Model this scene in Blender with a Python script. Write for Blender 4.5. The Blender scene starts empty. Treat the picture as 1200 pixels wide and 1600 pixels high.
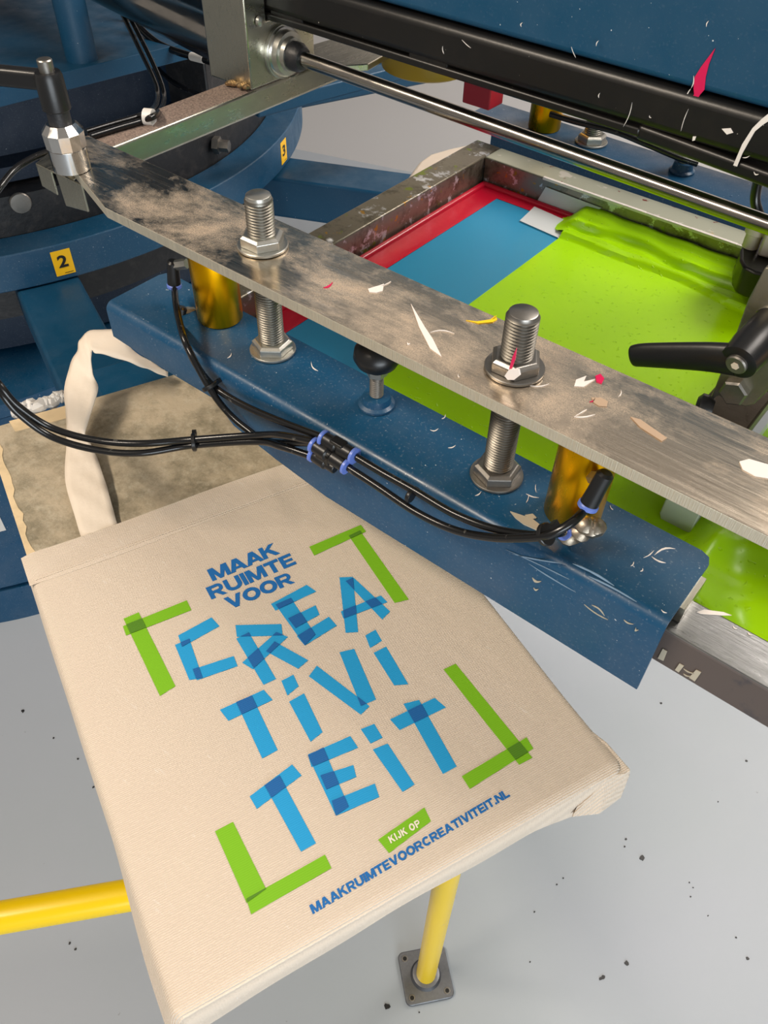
import bpy, bmesh, math, random
import numpy as np
from mathutils import Vector, Matrix
random.seed(7)
D = bpy.data
sc = bpy.context.scene
COL = sc.collection
PI = math.pi

# ------------------------------------------------------------------ camera
F = 1277.0; CX, CY = 600.0, 800.0
def _n(v):
    v = np.array(v, float); return v / np.linalg.norm(v)
_down = _n([565 - CX, -(1991 - CY), -F]); _up = -_down
_x = _n([1774 + CX, -634 - CY, F]); _x = _n(_x - _up * np.dot(_x, _up))
_y = np.cross(_up, _x)
R = np.array([_x, _y, _up])               # world = R @ camera
CAM = np.array([0, 0, 1.55])
cd = D.cameras.new('camera'); cam = D.objects.new('camera', cd); COL.objects.link(cam)
cd.sensor_fit = 'VERTICAL'; cd.sensor_height = 32.0; cd.lens = F / 1600.0 * 32.0
cd.clip_start = 0.02; cd.clip_end = 60
M4 = Matrix.Identity(4)
for i in range(3):
    for j in range(3): M4[i][j] = R[i][j]
    M4[i][3] = CAM[i]
cam.matrix_world = M4
sc.camera = cam

# ------------------------------------------------------------------ light
sc.view_settings.view_transform = 'Standard'; sc.view_settings.look = 'None'
sc.view_settings.gamma = 1; sc.view_settings.use_curve_mapping = False
sc.view_settings.exposure = 0.14
w = D.worlds.new('world'); sc.world = w; w.use_nodes = True
bg = w.node_tree.nodes['Background']
bg.inputs['Color'].default_value = (1.0, 0.93, 0.85, 1); bg.inputs['Strength'].default_value = 0.27
def area(name, loc, target, size, size_y, power, color):
    l = D.lights.new(name, 'AREA'); l.shape = 'RECTANGLE'; l.size = size; l.size_y = size_y
    l.energy = power; l.color = color
    o = D.objects.new(name, l); COL.objects.link(o); o.location = loc
    o.rotation_euler = (Vector(target) - Vector(loc)).to_track_quat('-Z', 'Y').to_euler()
    return o
area('window_light', (2.9, -1.9, 1.35), (-0.2, 0.3, 0.85), 2.6, 1.5, 104, (0.86, 0.94, 1.0))
area('ceiling_light', (-1.3, -0.9, 3.0), (-0.7, 0.4, 0.9), 1.4, 0.25, 52, (1.0, 0.86, 0.70))
area('ceiling_light', (0.6, 2.6, 3.2), (-1.2, 2.6, 0.6), 2.6, 0.8, 120, (1.0, 0.92, 0.84))

# ------------------------------------------------------------------ helpers
def ray(u, v): return R @ np.array([(u - CX) / F, -(v - CY) / F, -1.0])
def U(u, v, z):                            # pixel -> point at height z
    d = ray(u, v); return Vector(CAM + d * ((z - CAM[2]) / d[2]))
def V(u, v, Y):                            # pixel -> point on the plane y = Y
    d = ray(u, v); return Vector(CAM + d * (Y / d[1]))
def VX(u, v, X):
    d = ray(u, v); return Vector(CAM + d * (X / d[0]))

ORG = {}
def tag(o, label=None, cat=None, group=None, kind=None):
    if label: o['label'] = label
    if cat: o['category'] = cat
    if group: o['group'] = group
    if kind: o['kind'] = kind
    return o
def thing(name, loc, label, cat, group=None):
    o = D.objects.new(name, None); COL.objects.link(o); o.location = loc
    o.empty_display_size = 0.02
    ORG[o] = Vector(loc); return tag(o, label, cat, group)

def frame_of(d):
    d = Vector(d).normalized()
    a = Vector((0, 0, 1)) if abs(d.z) < 0.9 else Vector((1, 0, 0))
    x = a.cross(d).normalized(); y = d.cross(x)
    return x, y, d

class MB:
    def __init__(s): s.v = []; s.f = []; s.m = []; s.cm = 0
    def quad(s, *p):
        b = len(s.v); s.v += [Vector(q) for q in p]; s.f.append(list(range(b, b + len(p)))); s.m.append(s.cm); return s
    def box(s, x0, x1, y0, y1, z0, z1):
        return s.hexa([(x0,y0),(x1,y0),(x1,y1),(x0,y1)], z0, z1)
    def hexa(s, poly, z0, z1): return s.prism(poly, z0, z1)
    def prism(s, poly, z0, z1):
        ar = sum(poly[i][0]*poly[(i+1)%len(poly)][1]-poly[(i+1)%len(poly)][0]*poly[i][1] for i in range(len(poly)))
        if ar < 0: poly = poly[::-1]
        b = len(s.v); n = len(poly)
        for z in (z0, z1):
            for p in poly: s.v.append(Vector((p[0], p[1], z)))
        s.f.append([b + i for i in range(n)][::-1]); s.f.append([b + n + i for i in range(n)])
        for i in range(n):
            j = (i + 1) % n; s.f.append([b + i, b + j, b + n + j, b + n + i])
        s.m += [s.cm] * (n + 2); return s
    def extr(s, pts, off):                 # polygon of 3D points pushed along a vector
        b = len(s.v); n = len(pts); off = Vector(off)
        pts = [Vector(p) for p in pts]
        nn = Vector((0,0,0))
        for i in range(1, n-1): nn += (pts[i]-pts[0]).cross(pts[i+1]-pts[0])
        if nn.dot(off) > 0: pts = pts[::-1]
        s.v += pts + [p + off for p in pts]
        s.f.append([b + i for i in range(n)]); s.f.append([b + n + i for i in range(n)][::-1])
        for i in range(n):
            j = (i + 1) % n; s.f.append([b + i, b + n + i, b + n + j, b + j])
        s.m += [s.cm] * (n + 2); return s
    def beam(s, p0, p1, wv, hv):           # box along p0-p1, full width vector wv, height vector hv
        p0, p1, wv, hv = Vector(p0), Vector(p1), Vector(wv), Vector(hv)
        return s.extr([p0 - wv/2 - hv/2, p0 + wv/2 - hv/2, p0 + wv/2 + hv/2, p0 - wv/2 + hv/2], p1 - p0)
    def lathe(s, p0, d, prof, seg=32, phase=0):   # prof: (distance along axis, radius)
        x, y, d = frame_of(d); p0 = Vector(p0); b = len(s.v)
        for (t, r) in prof:
            for k in range(seg):
                a = 2 * PI * k / seg + phase
                s.v.append(p0 + d * t + (x * math.cos(a) + y * math.sin(a)) * r)
        for i in range(len(prof) - 1):
            for k in range(seg):
                k2 = (k + 1) % seg
                s.f.append([b + i*seg + k, b + i*seg + k2, b + (i+1)*seg + k2, b + (i+1)*seg + k]); s.m.append(s.cm)
        s.f.append([b + k for k in range(seg)][::-1]); s.f.append([b + (len(prof)-1)*seg + k for k in range(seg)])
        s.m += [s.cm] * 2; return s
    def cyl(s, p0, p1, r, seg=28, bev=0.0, phase=0):
        p0, p1 = Vector(p0), Vector(p1); L = (p1 - p0).length
        if bev: pr = [(0, r - bev), (bev, r), (L - bev, r), (L, r - bev)]
        else: pr = [(0, r), (L, r)]
        return s.lathe(p0, p1 - p0, pr, seg, phase)
    def tube(s, pts, r, seg=10, sub=8):
        P = catmull(pts, sub); b = len(s.v); n = len(P)
        prev = None
        for i, p in enumerate(P):
            t = (P[min(i+1, n-1)] - P[max(i-1, 0)]).normalized()
            if prev is None: x = frame_of(t)[0]
            else: x = (prev - t * prev.dot(t)).normalized()
            prev = x; y = t.cross(x)
            for k in range(seg):
                a = 2 * PI * k / seg
                s.v.append(p + (x * math.cos(a) + y * math.sin(a)) * r)
        for i in range(n - 1):
            for k in range(seg):
                k2 = (k + 1) % seg
                s.f.append([b + i*seg + k, b + i*seg + k2, b + (i+1)*seg + k2, b + (i+1)*seg + k]); s.m.append(s.cm)
        s.f.append([b + k for k in range(seg)][::-1]); s.f.append([b + (n-1)*seg + k for k in range(seg)])
        s.m += [s.cm] * 2; return s
    def build(s, name, mat, parent=None, smooth=True, bevel=0.0, solid=0.0, seg=2):
        me = D.meshes.new(name)
        if parent is not None: org = ORG[parent]
        else:
            xs = [p.x for p in s.v]; ys = [p.y for p in s.v]; zs = [p.z for p in s.v]
            org = Vector(((min(xs)+max(xs))/2, (min(ys)+max(ys))/2, min(zs)))
        me.from_pydata([tuple(p - org) for p in s.v], [], s.f)
        for m in (mat if isinstance(mat, (list, tuple)) else [mat]): me.materials.append(m)
        for p, mi in zip(me.polygons, s.m): p.material_index = mi; p.use_smooth = smooth
        me.validate(); me.update()
        if smooth:
            try: me.set_sharp_from_angle(angle=math.radians(35))
            except Exception: pass
        o = D.objects.new(name, me); COL.objects.link(o); ORG[o] = org
        if parent is not None: o.parent = parent
        else: o.location = org
        if solid:
            md = o.modifiers.new('solid', 'SOLIDIFY'); md.thickness = solid; md.offset = 1
        if bevel:
            md = o.modifiers.new('bevel', 'BEVEL'); md.width = bevel; md.segments = seg; md.limit_method = 'ANGLE'
            md.angle_limit = math.radians(40); md.harden_normals = False
        return o

def catmull(pts, sub):
    P = [Vector(p) for p in pts]
    if len(P) < 3 or sub <= 1: return P
    Q = [P[0]*2 - P[1]] + P + [P[-1]*2 - P[-2]]; out = []
    for i in range(1, len(Q) - 2):
        for k in range(sub):
            t = k / sub; a, b, c, d = Q[i-1], Q[i], Q[i+1], Q[i+2]
            out.append(0.5 * ((2*b) + (c - a)*t + (2*a - 5*b + 4*c - d)*t*t + (3*b - a - 3*c + d)*t**3))
    out.append(P[-1]); return out

# ------------------------------------------------------------------ materials
def srgb(r, g, b):
    f = lambda c: (c/255/12.92) if c/255 <= 0.04045 else ((c/255 + 0.055)/1.055)**2.4
    return (f(r), f(g), f(b), 1)
class Mat:
    def __init__(s, name, col, rough=0.5, metal=0.0, **kw):
        s.m = D.materials.new(name); s.m.use_nodes = True; s.nt = s.m.node_tree
        s.b = s.nt.nodes['Principled BSDF']; s.col = None
        s.b.inputs['Base Color'].default_value = col
        s.b.inputs['Roughness'].default_value = rough; s.b.inputs['Metallic'].default_value = metal
        for k, v in kw.items(): s.b.inputs[k.replace('_', ' ')].default_value = v
        s.c = None; s.base = col; s.height = []
        s.tc = s.nt.nodes.new('ShaderNodeTexCoord')
    def N(s, t, **kw):
        n = s.nt.nodes.new(t)
        for k, v in kw.items():
            if k in n.inputs: n.inputs[k].default_value = v
            else: setattr(n, k, v)
        return n
    def map(s, scale=(1,1,1), rot=(0,0,0), loc=(0,0,0)):
        mp = s.N('ShaderNodeMapping'); mp.inputs['Scale'].default_value = scale; mp.inputs['Rotation'].default_value = rot
        mp.inputs['Location'].default_value = loc
        s.nt.links.new(s.tc.outputs['Object'], mp.inputs['Vector']); return mp.outputs['Vector']
    def noise(s, sc_, vec=None, detail=4, rough=0.55, dist=0.0):
        n = s.N('ShaderNodeTexNoise'); n.inputs['Scale'].default_value = sc_; n.inputs['Detail'].default_value = detail
        n.inputs['Roughness'].default_value = rough; n.inputs['Distortion'].default_value = dist
        s.nt.links.new(vec if vec else s.tc.outputs['Object'], n.inputs['Vector']); return n.outputs['Fac']
    def ramp(s, fac, a, b, lo=0.0, hi=1.0):
        r = s.N('ShaderNodeMapRange'); r.inputs['From Min'].default_value = a; r.inputs['From Max'].default_value = b
        r.inputs['To Min'].default_value = lo; r.inputs['To Max'].default_value = hi
        s.nt.links.new(fac, r.inputs['Value']); return r.outputs['Result']
    def mul(s, a, b):
        n = s.N('ShaderNodeMath'); n.operation = 'MULTIPLY'
        s.nt.links.new(a, n.inputs[0])
        if isinstance(b, (int, float)): n.inputs[1].default_value = b
        else: s.nt.links.new(b, n.inputs[1])
        return n.outputs[0]
    def mix(s, fac, col, fmax=None):       # lay a colour over what is there
        if fmax is not None: fac = s.mul(fac, fmax)
        n = s.N('ShaderNodeMix'); n.data_type = 'RGBA'
        s.nt.links.new(fac, n.inputs['Factor'])
        if s.c is None: n.inputs['A'].default_value = s.base
        else: s.nt.links.new(s.c, n.inputs['A'])
        n.inputs['B'].default_value = col; s.c = n.outputs['Result']
        s.nt.links.new(s.c, s.b.inputs['Base Color']); return s
    def setin(s, name, out): s.nt.links.new(out, s.b.inputs[name]); return s
    def bump(s, h, strength=0.2, dist=0.002):
        n = s.N('ShaderNodeBump'); n.inputs['Strength'].default_value = strength; n.inputs['Distance'].default_value = dist
        s.nt.links.new(h, n.inputs['Height'])
        if s.b.inputs['Normal'].is_linked:
            s.nt.links.new(s.b.inputs['Normal'].links[0].from_socket, n.inputs['Normal'])
        s.nt.links.new(n.outputs['Normal'], s.b.inputs['Normal']); return s

def paint(name, col, rough=0.32, dust=0.5, speck=True):
    m = Mat(name, col, rough)
    d = m.noise(9, detail=6, rough=0.7); m.mix(m.ramp(d, 0.45, 0.75), srgb(120, 122, 130), 0.30 * dust)
    f = m.noise(420, detail=2); m.mix(m.ramp(f, 0.60, 0.72), srgb(150, 160, 170), 0.45 * dust)
    if speck:
        v = m.noise(330, detail=1, rough=0.4); m.mix(m.ramp(v, 0.80, 0.815), srgb(200, 205, 210), 0.8)
    m.setin('Roughness', m.ramp(m.noise(30, detail=5), 0.3, 0.7, rough - 0.06, rough + 0.18))
    m.bump(m.noise(180, detail=3), 0.12, 0.0008); return m.m
BLUE = paint('blue_paint', srgb(12, 68, 102))
BLUE_D = paint('blue_paint_dusty', srgb(6, 66, 98), 0.42, 0.4)
BLUE_S = paint('blue_paint_smooth', srgb(8, 64, 94), 0.40, 0.12)
NAVY = paint('navy_paint', srgb(6, 30, 52), 0.5, 0.25)

def metal(name, col, rough, stretch=(1,1,1), scr=0.5, dust=0.0, dustcol=None, bumps=0.05):
    m = Mat(name, col, rough, 1.0)
    s1 = m.noise(60, m.map(stretch), detail=6, rough=0.7)
    m.mix(m.ramp(s1, 0.35, 0.75), tuple(c*0.45 for c in col[:3]) + (1,), scr)
    m.setin('Roughness', m.ramp(s1, 0.3, 0.7, rough - 0.05, rough + 0.15))
    if dust:
        big = m.ramp(m.noise(8, m.map((1,1.6,1), loc=(1.3, 4.2, 0)), detail=8, rough=0.74, dist=0.25), 0.46, 0.66)
        fine = m.ramp(m.noise(900, detail=3, rough=.7), 0.25, 0.60)
        k = m.mul(m.mul(big, fine), dust)
        m.mix(k, dustcol)
        inv = m.N('ShaderNodeMath', operation='SUBTRACT'); inv.inputs[0].default_value = 1.0
        m.nt.links.new(k, inv.inputs[1]); m.setin('Metallic', inv.outputs[0])
    m.bump(m.noise(120, m.map(stretch), detail=4), bumps, 0.001); return m.m
ALU = metal('brushed_aluminium', srgb(222, 208, 188), 0.17, (0.25, 6, 1), 0.35, 0.85, srgb(190, 164, 138), 0.06)
ALU_EDGE = metal('sawn_aluminium_edge', srgb(236, 228, 208), 0.46, (9, 1, 0.4), 0.3, 0, None, 0.5)
STEEL = metal('galvanised_steel', srgb(190, 186, 170), 0.26, (4, 0.4, 1), 0.3)
STEEL_DUST = Mat('dusty_steel', srgb(134, 116, 106), 0.7)
STEEL_DUST.mix(STEEL_DUST.ramp(STEEL_DUST.noise(380, detail=3), .45, .6), srgb(92, 80, 74), .8); STEEL_DUST.mix(STEEL_DUST.ramp(STEEL_DUST.noise(500, STEEL_DUST.map(loc=(3,3,3)), detail=2), .6, .68), srgb(180, 166, 154), .7); STEEL_DUST = STEEL_DUST.m
ZINC = metal('zinc_plated_steel', srgb(200, 198, 190), 0.30, (1,1,1), 0.5, 0.25, srgb(150, 140, 120), 0.1)
ZINC_D = metal('worn_steel', srgb(150, 146, 140), 0.34, (1,1,1), 0.6, 0.3, srgb(120, 110, 98), 0.1)
CHROME = metal('polished_chrome', srgb(225, 222, 218), 0.08, (1,1,1), 0.15, 0, None, 0.01)
RODM = metal('polished_rod_steel', srgb(170, 164, 156), 0.12, (0.3,1,1), 0.4, 0, None, 0.01)
GOLD = metal('gold_anodised_aluminium', srgb(240, 176, 10), 0.26, (1,1,0.1), 0.12, 0, None, 0.01)
CAST = metal('cast_grey_metal', srgb(128, 130, 134), 0.42, (1,1,1), 0.5, 0.3, srgb(100, 100, 100), 0.2)
GROOVE = metal('oiled_thread_groove', srgb(128, 124, 116), 0.4)  # darker flank colour, shade between the threads painted in
BLACK = Mat('black_plastic', srgb(20, 20, 21), 0.35); BLACK.bump(BLACK.noise(200), 0.1, 0.0008); BLACK = BLACK.m
HOSE = Mat('black_hose_rubber', srgb(17, 17, 18), 0.22)
HOSE.mix(HOSE.ramp(HOSE.noise(90, detail=3), 0.66, 0.74), srgb(120, 118, 112), 0.5); HOSE = HOSE.m
BLACKM = Mat('black_painted_metal', srgb(14, 13, 12), 0.36)
BLACKM.mix(BLACKM.ramp(BLACKM.noise(14, detail=7, rough=0.7), 0.5, 0.8), srgb(50, 42, 34), 0.25)
BLACKM.mix(BLACKM.ramp(BLACKM.noise(330, detail=1), 0.80, 0.815), srgb(190, 185, 175), 0.9)
BLACKM.bump(BLACKM.noise(90, detail=4), 0.15, 0.001); BLACKM = BLACKM.m
DARK = Mat('oily_black_metal', srgb(26, 27, 30), 0.45); DARK.mix(DARK.ramp(DARK.noise(60, detail=6), 0.5, 0.75), srgb(64, 60, 58), 0.5)
DARK.bump(DARK.noise(120, detail=5), 0.35, 0.002); DARK = DARK.m
COLLAR = Mat('blue_collar_plastic', srgb(98, 122, 200), 0.35).m
WHITEP = Mat('white_plastic', srgb(214, 210, 204), 0.4).m
CREAM = Mat('cream_plastic', srgb(205, 190, 172), 0.4).m
YEL = Mat('yellow_gloss_paint', srgb(240, 202, 12), 0.25)
YEL.mix(YEL.ramp(YEL.noise(26, detail=5, rough=0.7), 0.68, 0.72), srgb(150, 150, 130), 0.8); YEL = YEL.m
STICK = Mat('yellow_sticker', srgb(246, 190, 10), 0.4).m
INKBLK = Mat('black_print', srgb(18, 18, 20), 0.5).m
REDB = Mat('red_paint', srgb(150, 20, 40), 0.35).m
PINK = Mat('magenta_ink', srgb(200, 18, 78), 0.3).m
WHITEI = Mat('dried_white_ink', srgb(226, 218, 212), 0.4).m
PALEI = Mat('dried_pale_ink', srgb(176, 168, 150), 0.5).m
YELI = Mat('dried_yellow_ink', srgb(236, 200, 30), 0.35).m
TAPE = Mat('masking_tape', srgb(224, 200, 160), 0.6)
TAPE.mix(TAPE.ramp(TAPE.noise(50, detail=4), 0.45, 0.7), srgb(180, 160, 126), 0.5); TAPE = TAPE.m

def canvas(name, col):
    m = Mat(name, col, 0.85)
    ang = math.radians(-22.3)
    vec = m.map((1,1,1), (0, 0, -ang))
    def wave(axis, scale):
        wv = m.N('ShaderNodeTexWave'); wv.wave_type = 'BANDS'; wv.bands_direction = axis
        wv.inputs['Scale'].default_value = scale; wv.inputs['Distortion'].default_value = 1.6
        wv.inputs['Detail'].default_value = 3; wv.inputs['Detail Scale'].default_value = 2.0
        m.nt.links.new(vec, wv.inputs['Vector']); return wv.outputs['Fac']
    a = wave('X', 190); b = wave('Y', 150)
    m.mix(m.ramp(a, 0.5, 0.0), tuple(c*0.62 for c in col[:3]) + (1,), 0.34)
    m.mix(m.ramp(m.noise(60, m.map((1,6,1), (0,0,-ang)), detail=5, rough=0.7), 0.62, 0.72), (1, .97, .92, 1), 0.35)
    m.mix(m.ramp(m.noise(5, detail=4), 0.35, 0.7), tuple(c*0.86 for c in col[:3]) + (1,), 0.4)
    m.bump(a, 0.8, 0.0009); m.bump(b, 0.25, 0.0004); m.bump(m.noise(35, detail=5), 0.25, 0.0012); m.bump(m.noise(13, m.map((1,3,1), (0,0,-ang)), detail=3), 0.35, 0.004)
    m.b.inputs['Sheen Weight'].default_value = 0.15
    return m.m
CANVAS = canvas('cotton_canvas', srgb(230, 213, 193))
STRAPM = Mat('cotton_tape', srgb(228, 214, 196), 0.85); STRAPM.bump(STRAPM.noise(40, STRAPM.map((1,1,1)), detail=4), 0.4, 0.003); STRAPM = STRAPM.m
PAD = Mat('felted_pad', srgb(186, 172, 148), 0.6)
PAD.mix(PAD.ramp(PAD.noise(14, detail=10, rough=0.78), 0.42, 0.62), srgb(112, 106, 86), 0.8)
PAD.mix(PAD.ramp(PAD.noise(70, detail=6, rough=0.8), 0.5, 0.72), srgb(206, 198, 178), 0.5)
PAD.bump(PAD.noise(120, detail=6), 0.5, 0.002); PAD = PAD.m
FLOORM = Mat('grey_coated_floor', srgb(164, 170, 178), 0.45)
FLOORM.mix(FLOORM.ramp(FLOORM.noise(1.6, detail=4), 0.4, 0.65), srgb(158, 167, 170), 0.5)
FLOORM.mix(FLOORM.ramp(FLOORM.noise(60, detail=2, rough=0.4), 0.78, 0.80), srgb(130, 134, 136), 0.7)
FLOORM.bump(FLOORM.noise(12, detail=3), 0.05, 0.004); FLOORM = FLOORM.m
WALLM = Mat('white_wall', srgb(214, 206, 200), 0.7); WALLM.bump(WALLM.noise(30), 0.1, 0.003); WALLM = WALLM.m
def inkmat():
    m = Mat('lime_green_ink', srgb(150, 202, 0), 0.3)
    m.mix(m.ramp(m.noise(8, detail=3), 0.4, 0.65), srgb(140, 196, 0), 0.5)
    m.b.inputs['Specular IOR Level'].default_value = 0.2
    m.b.inputs['Coat Weight'].default_value = 0.04; m.b.inputs['Coat Roughness'].default_value = 0.08
    m.bump(m.ramp(m.noise(230, detail=1, rough=0.3), 0.70, 0.78), 0.6, 0.0012)
    m.bump(m.noise(45, m.map((1, 1, 1)), detail=3), 0.10, 0.002)
    return m.m
INK = inkmat()
FILM = Mat('blue_emulsion', srgb(34, 128, 168), 0.42); FILM.bump(FILM.noise(500, detail=1), 0.05, 0.0005); FILM = FILM.m
REDT = Mat('red_screen_tape', srgb(178, 14, 44), 0.25); REDT.bump(REDT.noise(30, detail=3), 0.3, 0.002); REDT = REDT.m
CLEAR = Mat('cloudy_clear_tape', srgb(215, 220, 222), 0.25, Transmission_Weight=0.0, Alpha=0.72).m
def framemat():
    m = Mat('ink_stained_steel', srgb(132, 126, 112), 0.34, 0.6)
    n1 = m.noise(26, detail=7, rough=0.75)
    m.mix(m.ramp(n1, 0.5, 0.66), srgb(64, 60, 46), 0.8)
    g = m.noise(38, m.map(loc=(3, 7, 1)), detail=6, rough=0.7); m.mix(m.ramp(g, 0.56, 0.60), srgb(206, 208, 212), 0.85)
    g2 = m.noise(40, m.map(loc=(13, 2, 5)), detail=4); m.mix(m.ramp(g2, 0.64, 0.68), srgb(130, 150, 30), 0.8)
    g3 = m.noise(50, m.map(loc=(5, 12, 8)), detail=3); m.mix(m.ramp(g3, 0.66, 0.69), srgb(190, 140, 20), 0.8)
    m.setin('Metallic', m.ramp(g, 0.6, 0.66, 0.7, 0.0))
    m.bump(n1, 0.35, 0.002); return m.m
FRAMEM = framemat()
FRAME2 = metal('scratched_frame_top', srgb(150, 150, 150), 0.3, (0.4, 5, 1), 0.6, 0.5, srgb(90, 90, 96), 0.3)
PALETOP = Mat('pale_ink_film', srgb(176, 178, 160), .4, .3); PALETOP.mix(PALETOP.ramp(PALETOP.noise(40, detail=4), .64, .68), srgb(210,205,195), .9); PALETOP.mix(PALETOP.ramp(PALETOP.noise(55, PALETOP.map(loc=(4,9,2)), detail=4), .68, .70), srgb(120,20,20), .9); PALETOP.mix(PALETOP.ramp(PALETOP.noise(30, PALETOP.map(loc=(14,3,2)), detail=3), .70, .73), srgb(215,160,30), .9); PALETOP = PALETOP.m  # pale tone paints reflected light on the bar's top; spots are stains
BROWN = Mat('brown_stained_frame_side', srgb(84, 74, 70), 0.55)
BROWN.mix(BROWN.ramp(BROWN.noise(30, detail=6), 0.6, 0.7), srgb(50, 52, 60), 0.8); BROWN = BROWN.m
P_LB = Mat('print_light_blue', srgb(16, 150, 208), 0.7).m
P_DB = Mat('print_dark_blue', srgb(0, 92, 160), 0.7).m
P_TB = Mat('print_text_blue', srgb(0, 100, 172), 0.7).m
P_G = Mat('print_green', srgb(116, 178, 0), 0.7).m
P_DG = Mat('print_dark_green', srgb(74, 124, 4), 0.7).m
P_W = Mat('print_cream', srgb(228, 220, 200), 0.7).m
for mm in (P_LB, P_DB, P_TB, P_G, P_DG):
    nt = mm.node_tree; tc = nt.nodes.new('ShaderNodeTexCoord'); mp = nt.nodes.new('ShaderNodeMapping')
    mp.inputs['Rotation'].default_value = (0, 0, math.radians(22.3)); nt.links.new(tc.outputs['Object'], mp.inputs['Vector'])
    wv = nt.nodes.new('ShaderNodeTexWave'); wv.inputs['Scale'].default_value = 190; wv.inputs['Distortion'].default_value = 1.6
    nt.links.new(mp.outputs['Vector'], wv.inputs['Vector'])
    bp = nt.nodes.new('ShaderNodeBump'); bp.inputs['Strength'].default_value = 0.15; bp.inputs['Distance'].default_value = 0.0006
    nt.links.new(wv.outputs['Fac'], bp.inputs['Height']); nt.links.new(bp.outputs['Normal'], nt.nodes['Principled BSDF'].inputs['Normal'])

# ------------------------------------------------------------------ the room
m = MB(); m.prism([(-6, -4), (4, -4), (4, 6), (-6, 6)], -0.05, 0.0)
tag(m.build('floor', FLOORM, smooth=False), kind='structure')
wa = Vector((-2.555, 2.595, 0)); wd = Vector((0.957, 0.29, 0)); wn = Vector((-0.29, 0.957, 0))
m = MB(); a = wa - wd*3.5; b = wa + wd*7
m.prism([(a.x, a.y), (b.x, b.y), (b.x + wn.x*.15, b.y + wn.y*.15), (a.x + wn.x*.15, a.y + wn.y*.15)], 0, 3.2)
tag(m.build('wall_back', WALLM, smooth=False), kind='structure')

# dark specks on the floor (marks nobody would count)
m = MB()
for (u, v, s) in [(1003,1340,8),(1166,1189,4),(979,1505,6),(943,1527,5),(938,1529,4),(1168,1498,4),(605,1573,7),(36,1111,6),(84,1153,3),(122,1186,3),
                  (109,1474,3),(118,1483,3),(146,1230,3),(978,1311,3),(976,1323,2.5),(870,1382,2),(880,1372,2),(835,1425,2.5),(828,1503,2),(1077,1379,2),(1083,1387,2),(1079,1401,2),
                  (1033,1099,4),(1106,1431,2),(1122,1253,2),(1150,1465,2),(655,1582,2)]:
    c = U(u, v, 0.0); s *= 0.0009; k = 9
    ring = [(c.x + s*(0.6+0.6*random.random())*math.cos(2*PI*i/k)*0.8, c.y + s*(0.6+0.6*random.random())*math.sin(2*PI*i/k)*0.8) for i in range(k)]
    m.prism(ring, 0.0, 0.0012)
tag(m.build('floor_speck', INKBLK, smooth=False), 'small dark specks scattered over the pale grey floor', 'dirt', kind='stuff')

# ------------------------------------------------------------------ yellow guard rail
post = Vector((-0.154, 0.352, 0))
t = thing('guard_rail', post, 'yellow tube guard rail with a post on a grey bolted floor flange below the bag', 'guard rail')
m = MB(); m.cyl(post + Vector((0,0,0.008)), post + Vector((0,0,0.60)), 0.0165); m.build('post', YEL, t)
m = MB(); d = (Vector((-0.395, 0.076, 0.6)) - Vector((-0.485, -0.029, 0.6))).normalized()
pt = post + Vector((0,0,0.6)); p1 = Vector((-0.395, 0.076, 0.6)) - d*0.55
m.cyl(p1, Vector((pt.x, pt.y, 0.6)), 0.0172); m.build('rail', YEL, t)
m = MB(); c = Vector((-0.389, 0.083, 0.6)); m.lathe(c - d*0.006, d, [(0,.018),(.003,.0205),(.009,.0205),(.012,.018)], 20); m.build('weld_ring', ZINC_D, t)
# flange
fa = math.radians(49.5); ex = Vector((math.cos(fa), math.sin(fa), 0)); ey = Vector((-ex.y, ex.x, 0)); h = 0.041
def rrect(c, ex, ey, hx, hy, r, n=5):
    out = []
    for (sx, sy, a0) in ((1,1,0),(-1,1,PI/2),(-1,-1,PI),(1,-1,1.5*PI)):
        for k in range(n+1):
            a = a0 + PI/2*k/n
            q = c + ex*(sx*(hx-r) + r*math.cos(a)) + ey*(sy*(hy-r) + r*math.sin(a)); out.append((q.x, q.y))
    return out
m = MB(); m.prism(rrect(post, ex, ey, h, h, 0.009), 0.0, 0.008)
fl = m.build('flange', CAST, t, bevel=0.0015)
m = MB(); m.lathe(post + Vector((0,0,0.008)), (0,0,1), [(0,.026),(.004,.024),(.008,.0225),(.009,.018)], 32); m.build('socket', CAST, fl)
for sx, sy in ((1,1),(1,-1),(-1,1),(-1,-1)):
    m = MB(); c = post + ex*sx*0.030 + ey*sy*0.030 + Vector((0,0,0.008))
    m.lathe(c, (0,0,1), [(0,.0058),(.0006,.0054),(.0008,.0032)], 16); m.cm = 1; m.lathe(c + Vector((0,0,.0008)), (0,0,1), [(0,.0034),(.0003,.0034)], 12)
    m.build('screw_hole', [ZINC_D, BLACK], fl)

# ------------------------------------------------------------------ carousel
cc = Vector((-1.899, 0.893, 0)); 
t = thing('carousel', cc, 'big round blue printing carousel with numbered ring and radial arms, behind the bag', 'printing press')
def at_ring(r, deg, z): a = math.radians(deg); return Vector((cc.x + r*math.cos(a), cc.y + r*math.sin(a), z))
m = MB(); m.lathe((-1.85,.70,0), (0,0,1), [(0,.642),(.105,.642),(.106,.63),(.116,.63),(.117,.642),(.555,.642),(.556,.63),(.561,.63),(.562,.650),(.590,.650),(.591,.60)], 160); m.build('base', BLUE, t)
bs = at_ring(.801, -39.2, .30); 
m = MB()
p1, p2, p3, p4 = [V(u, v, 0.3) for u, v in ((0,0),(1,0),(1,1),(0,1))]
bsc = Vector((-1.85,.70,0)); 
for k in range(6):
    a_, b_ = -36 + 7.8*k/6, -36 + 7.8*(k+1)/6
    m.quad(*[bsc + Vector((.6432*math.cos(math.radians(a)), .6432*math.sin(math.radians(a)), z)) for a, z in ((a_,.285),(b_,.285),(b_,.335),(a_,.335))])
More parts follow.
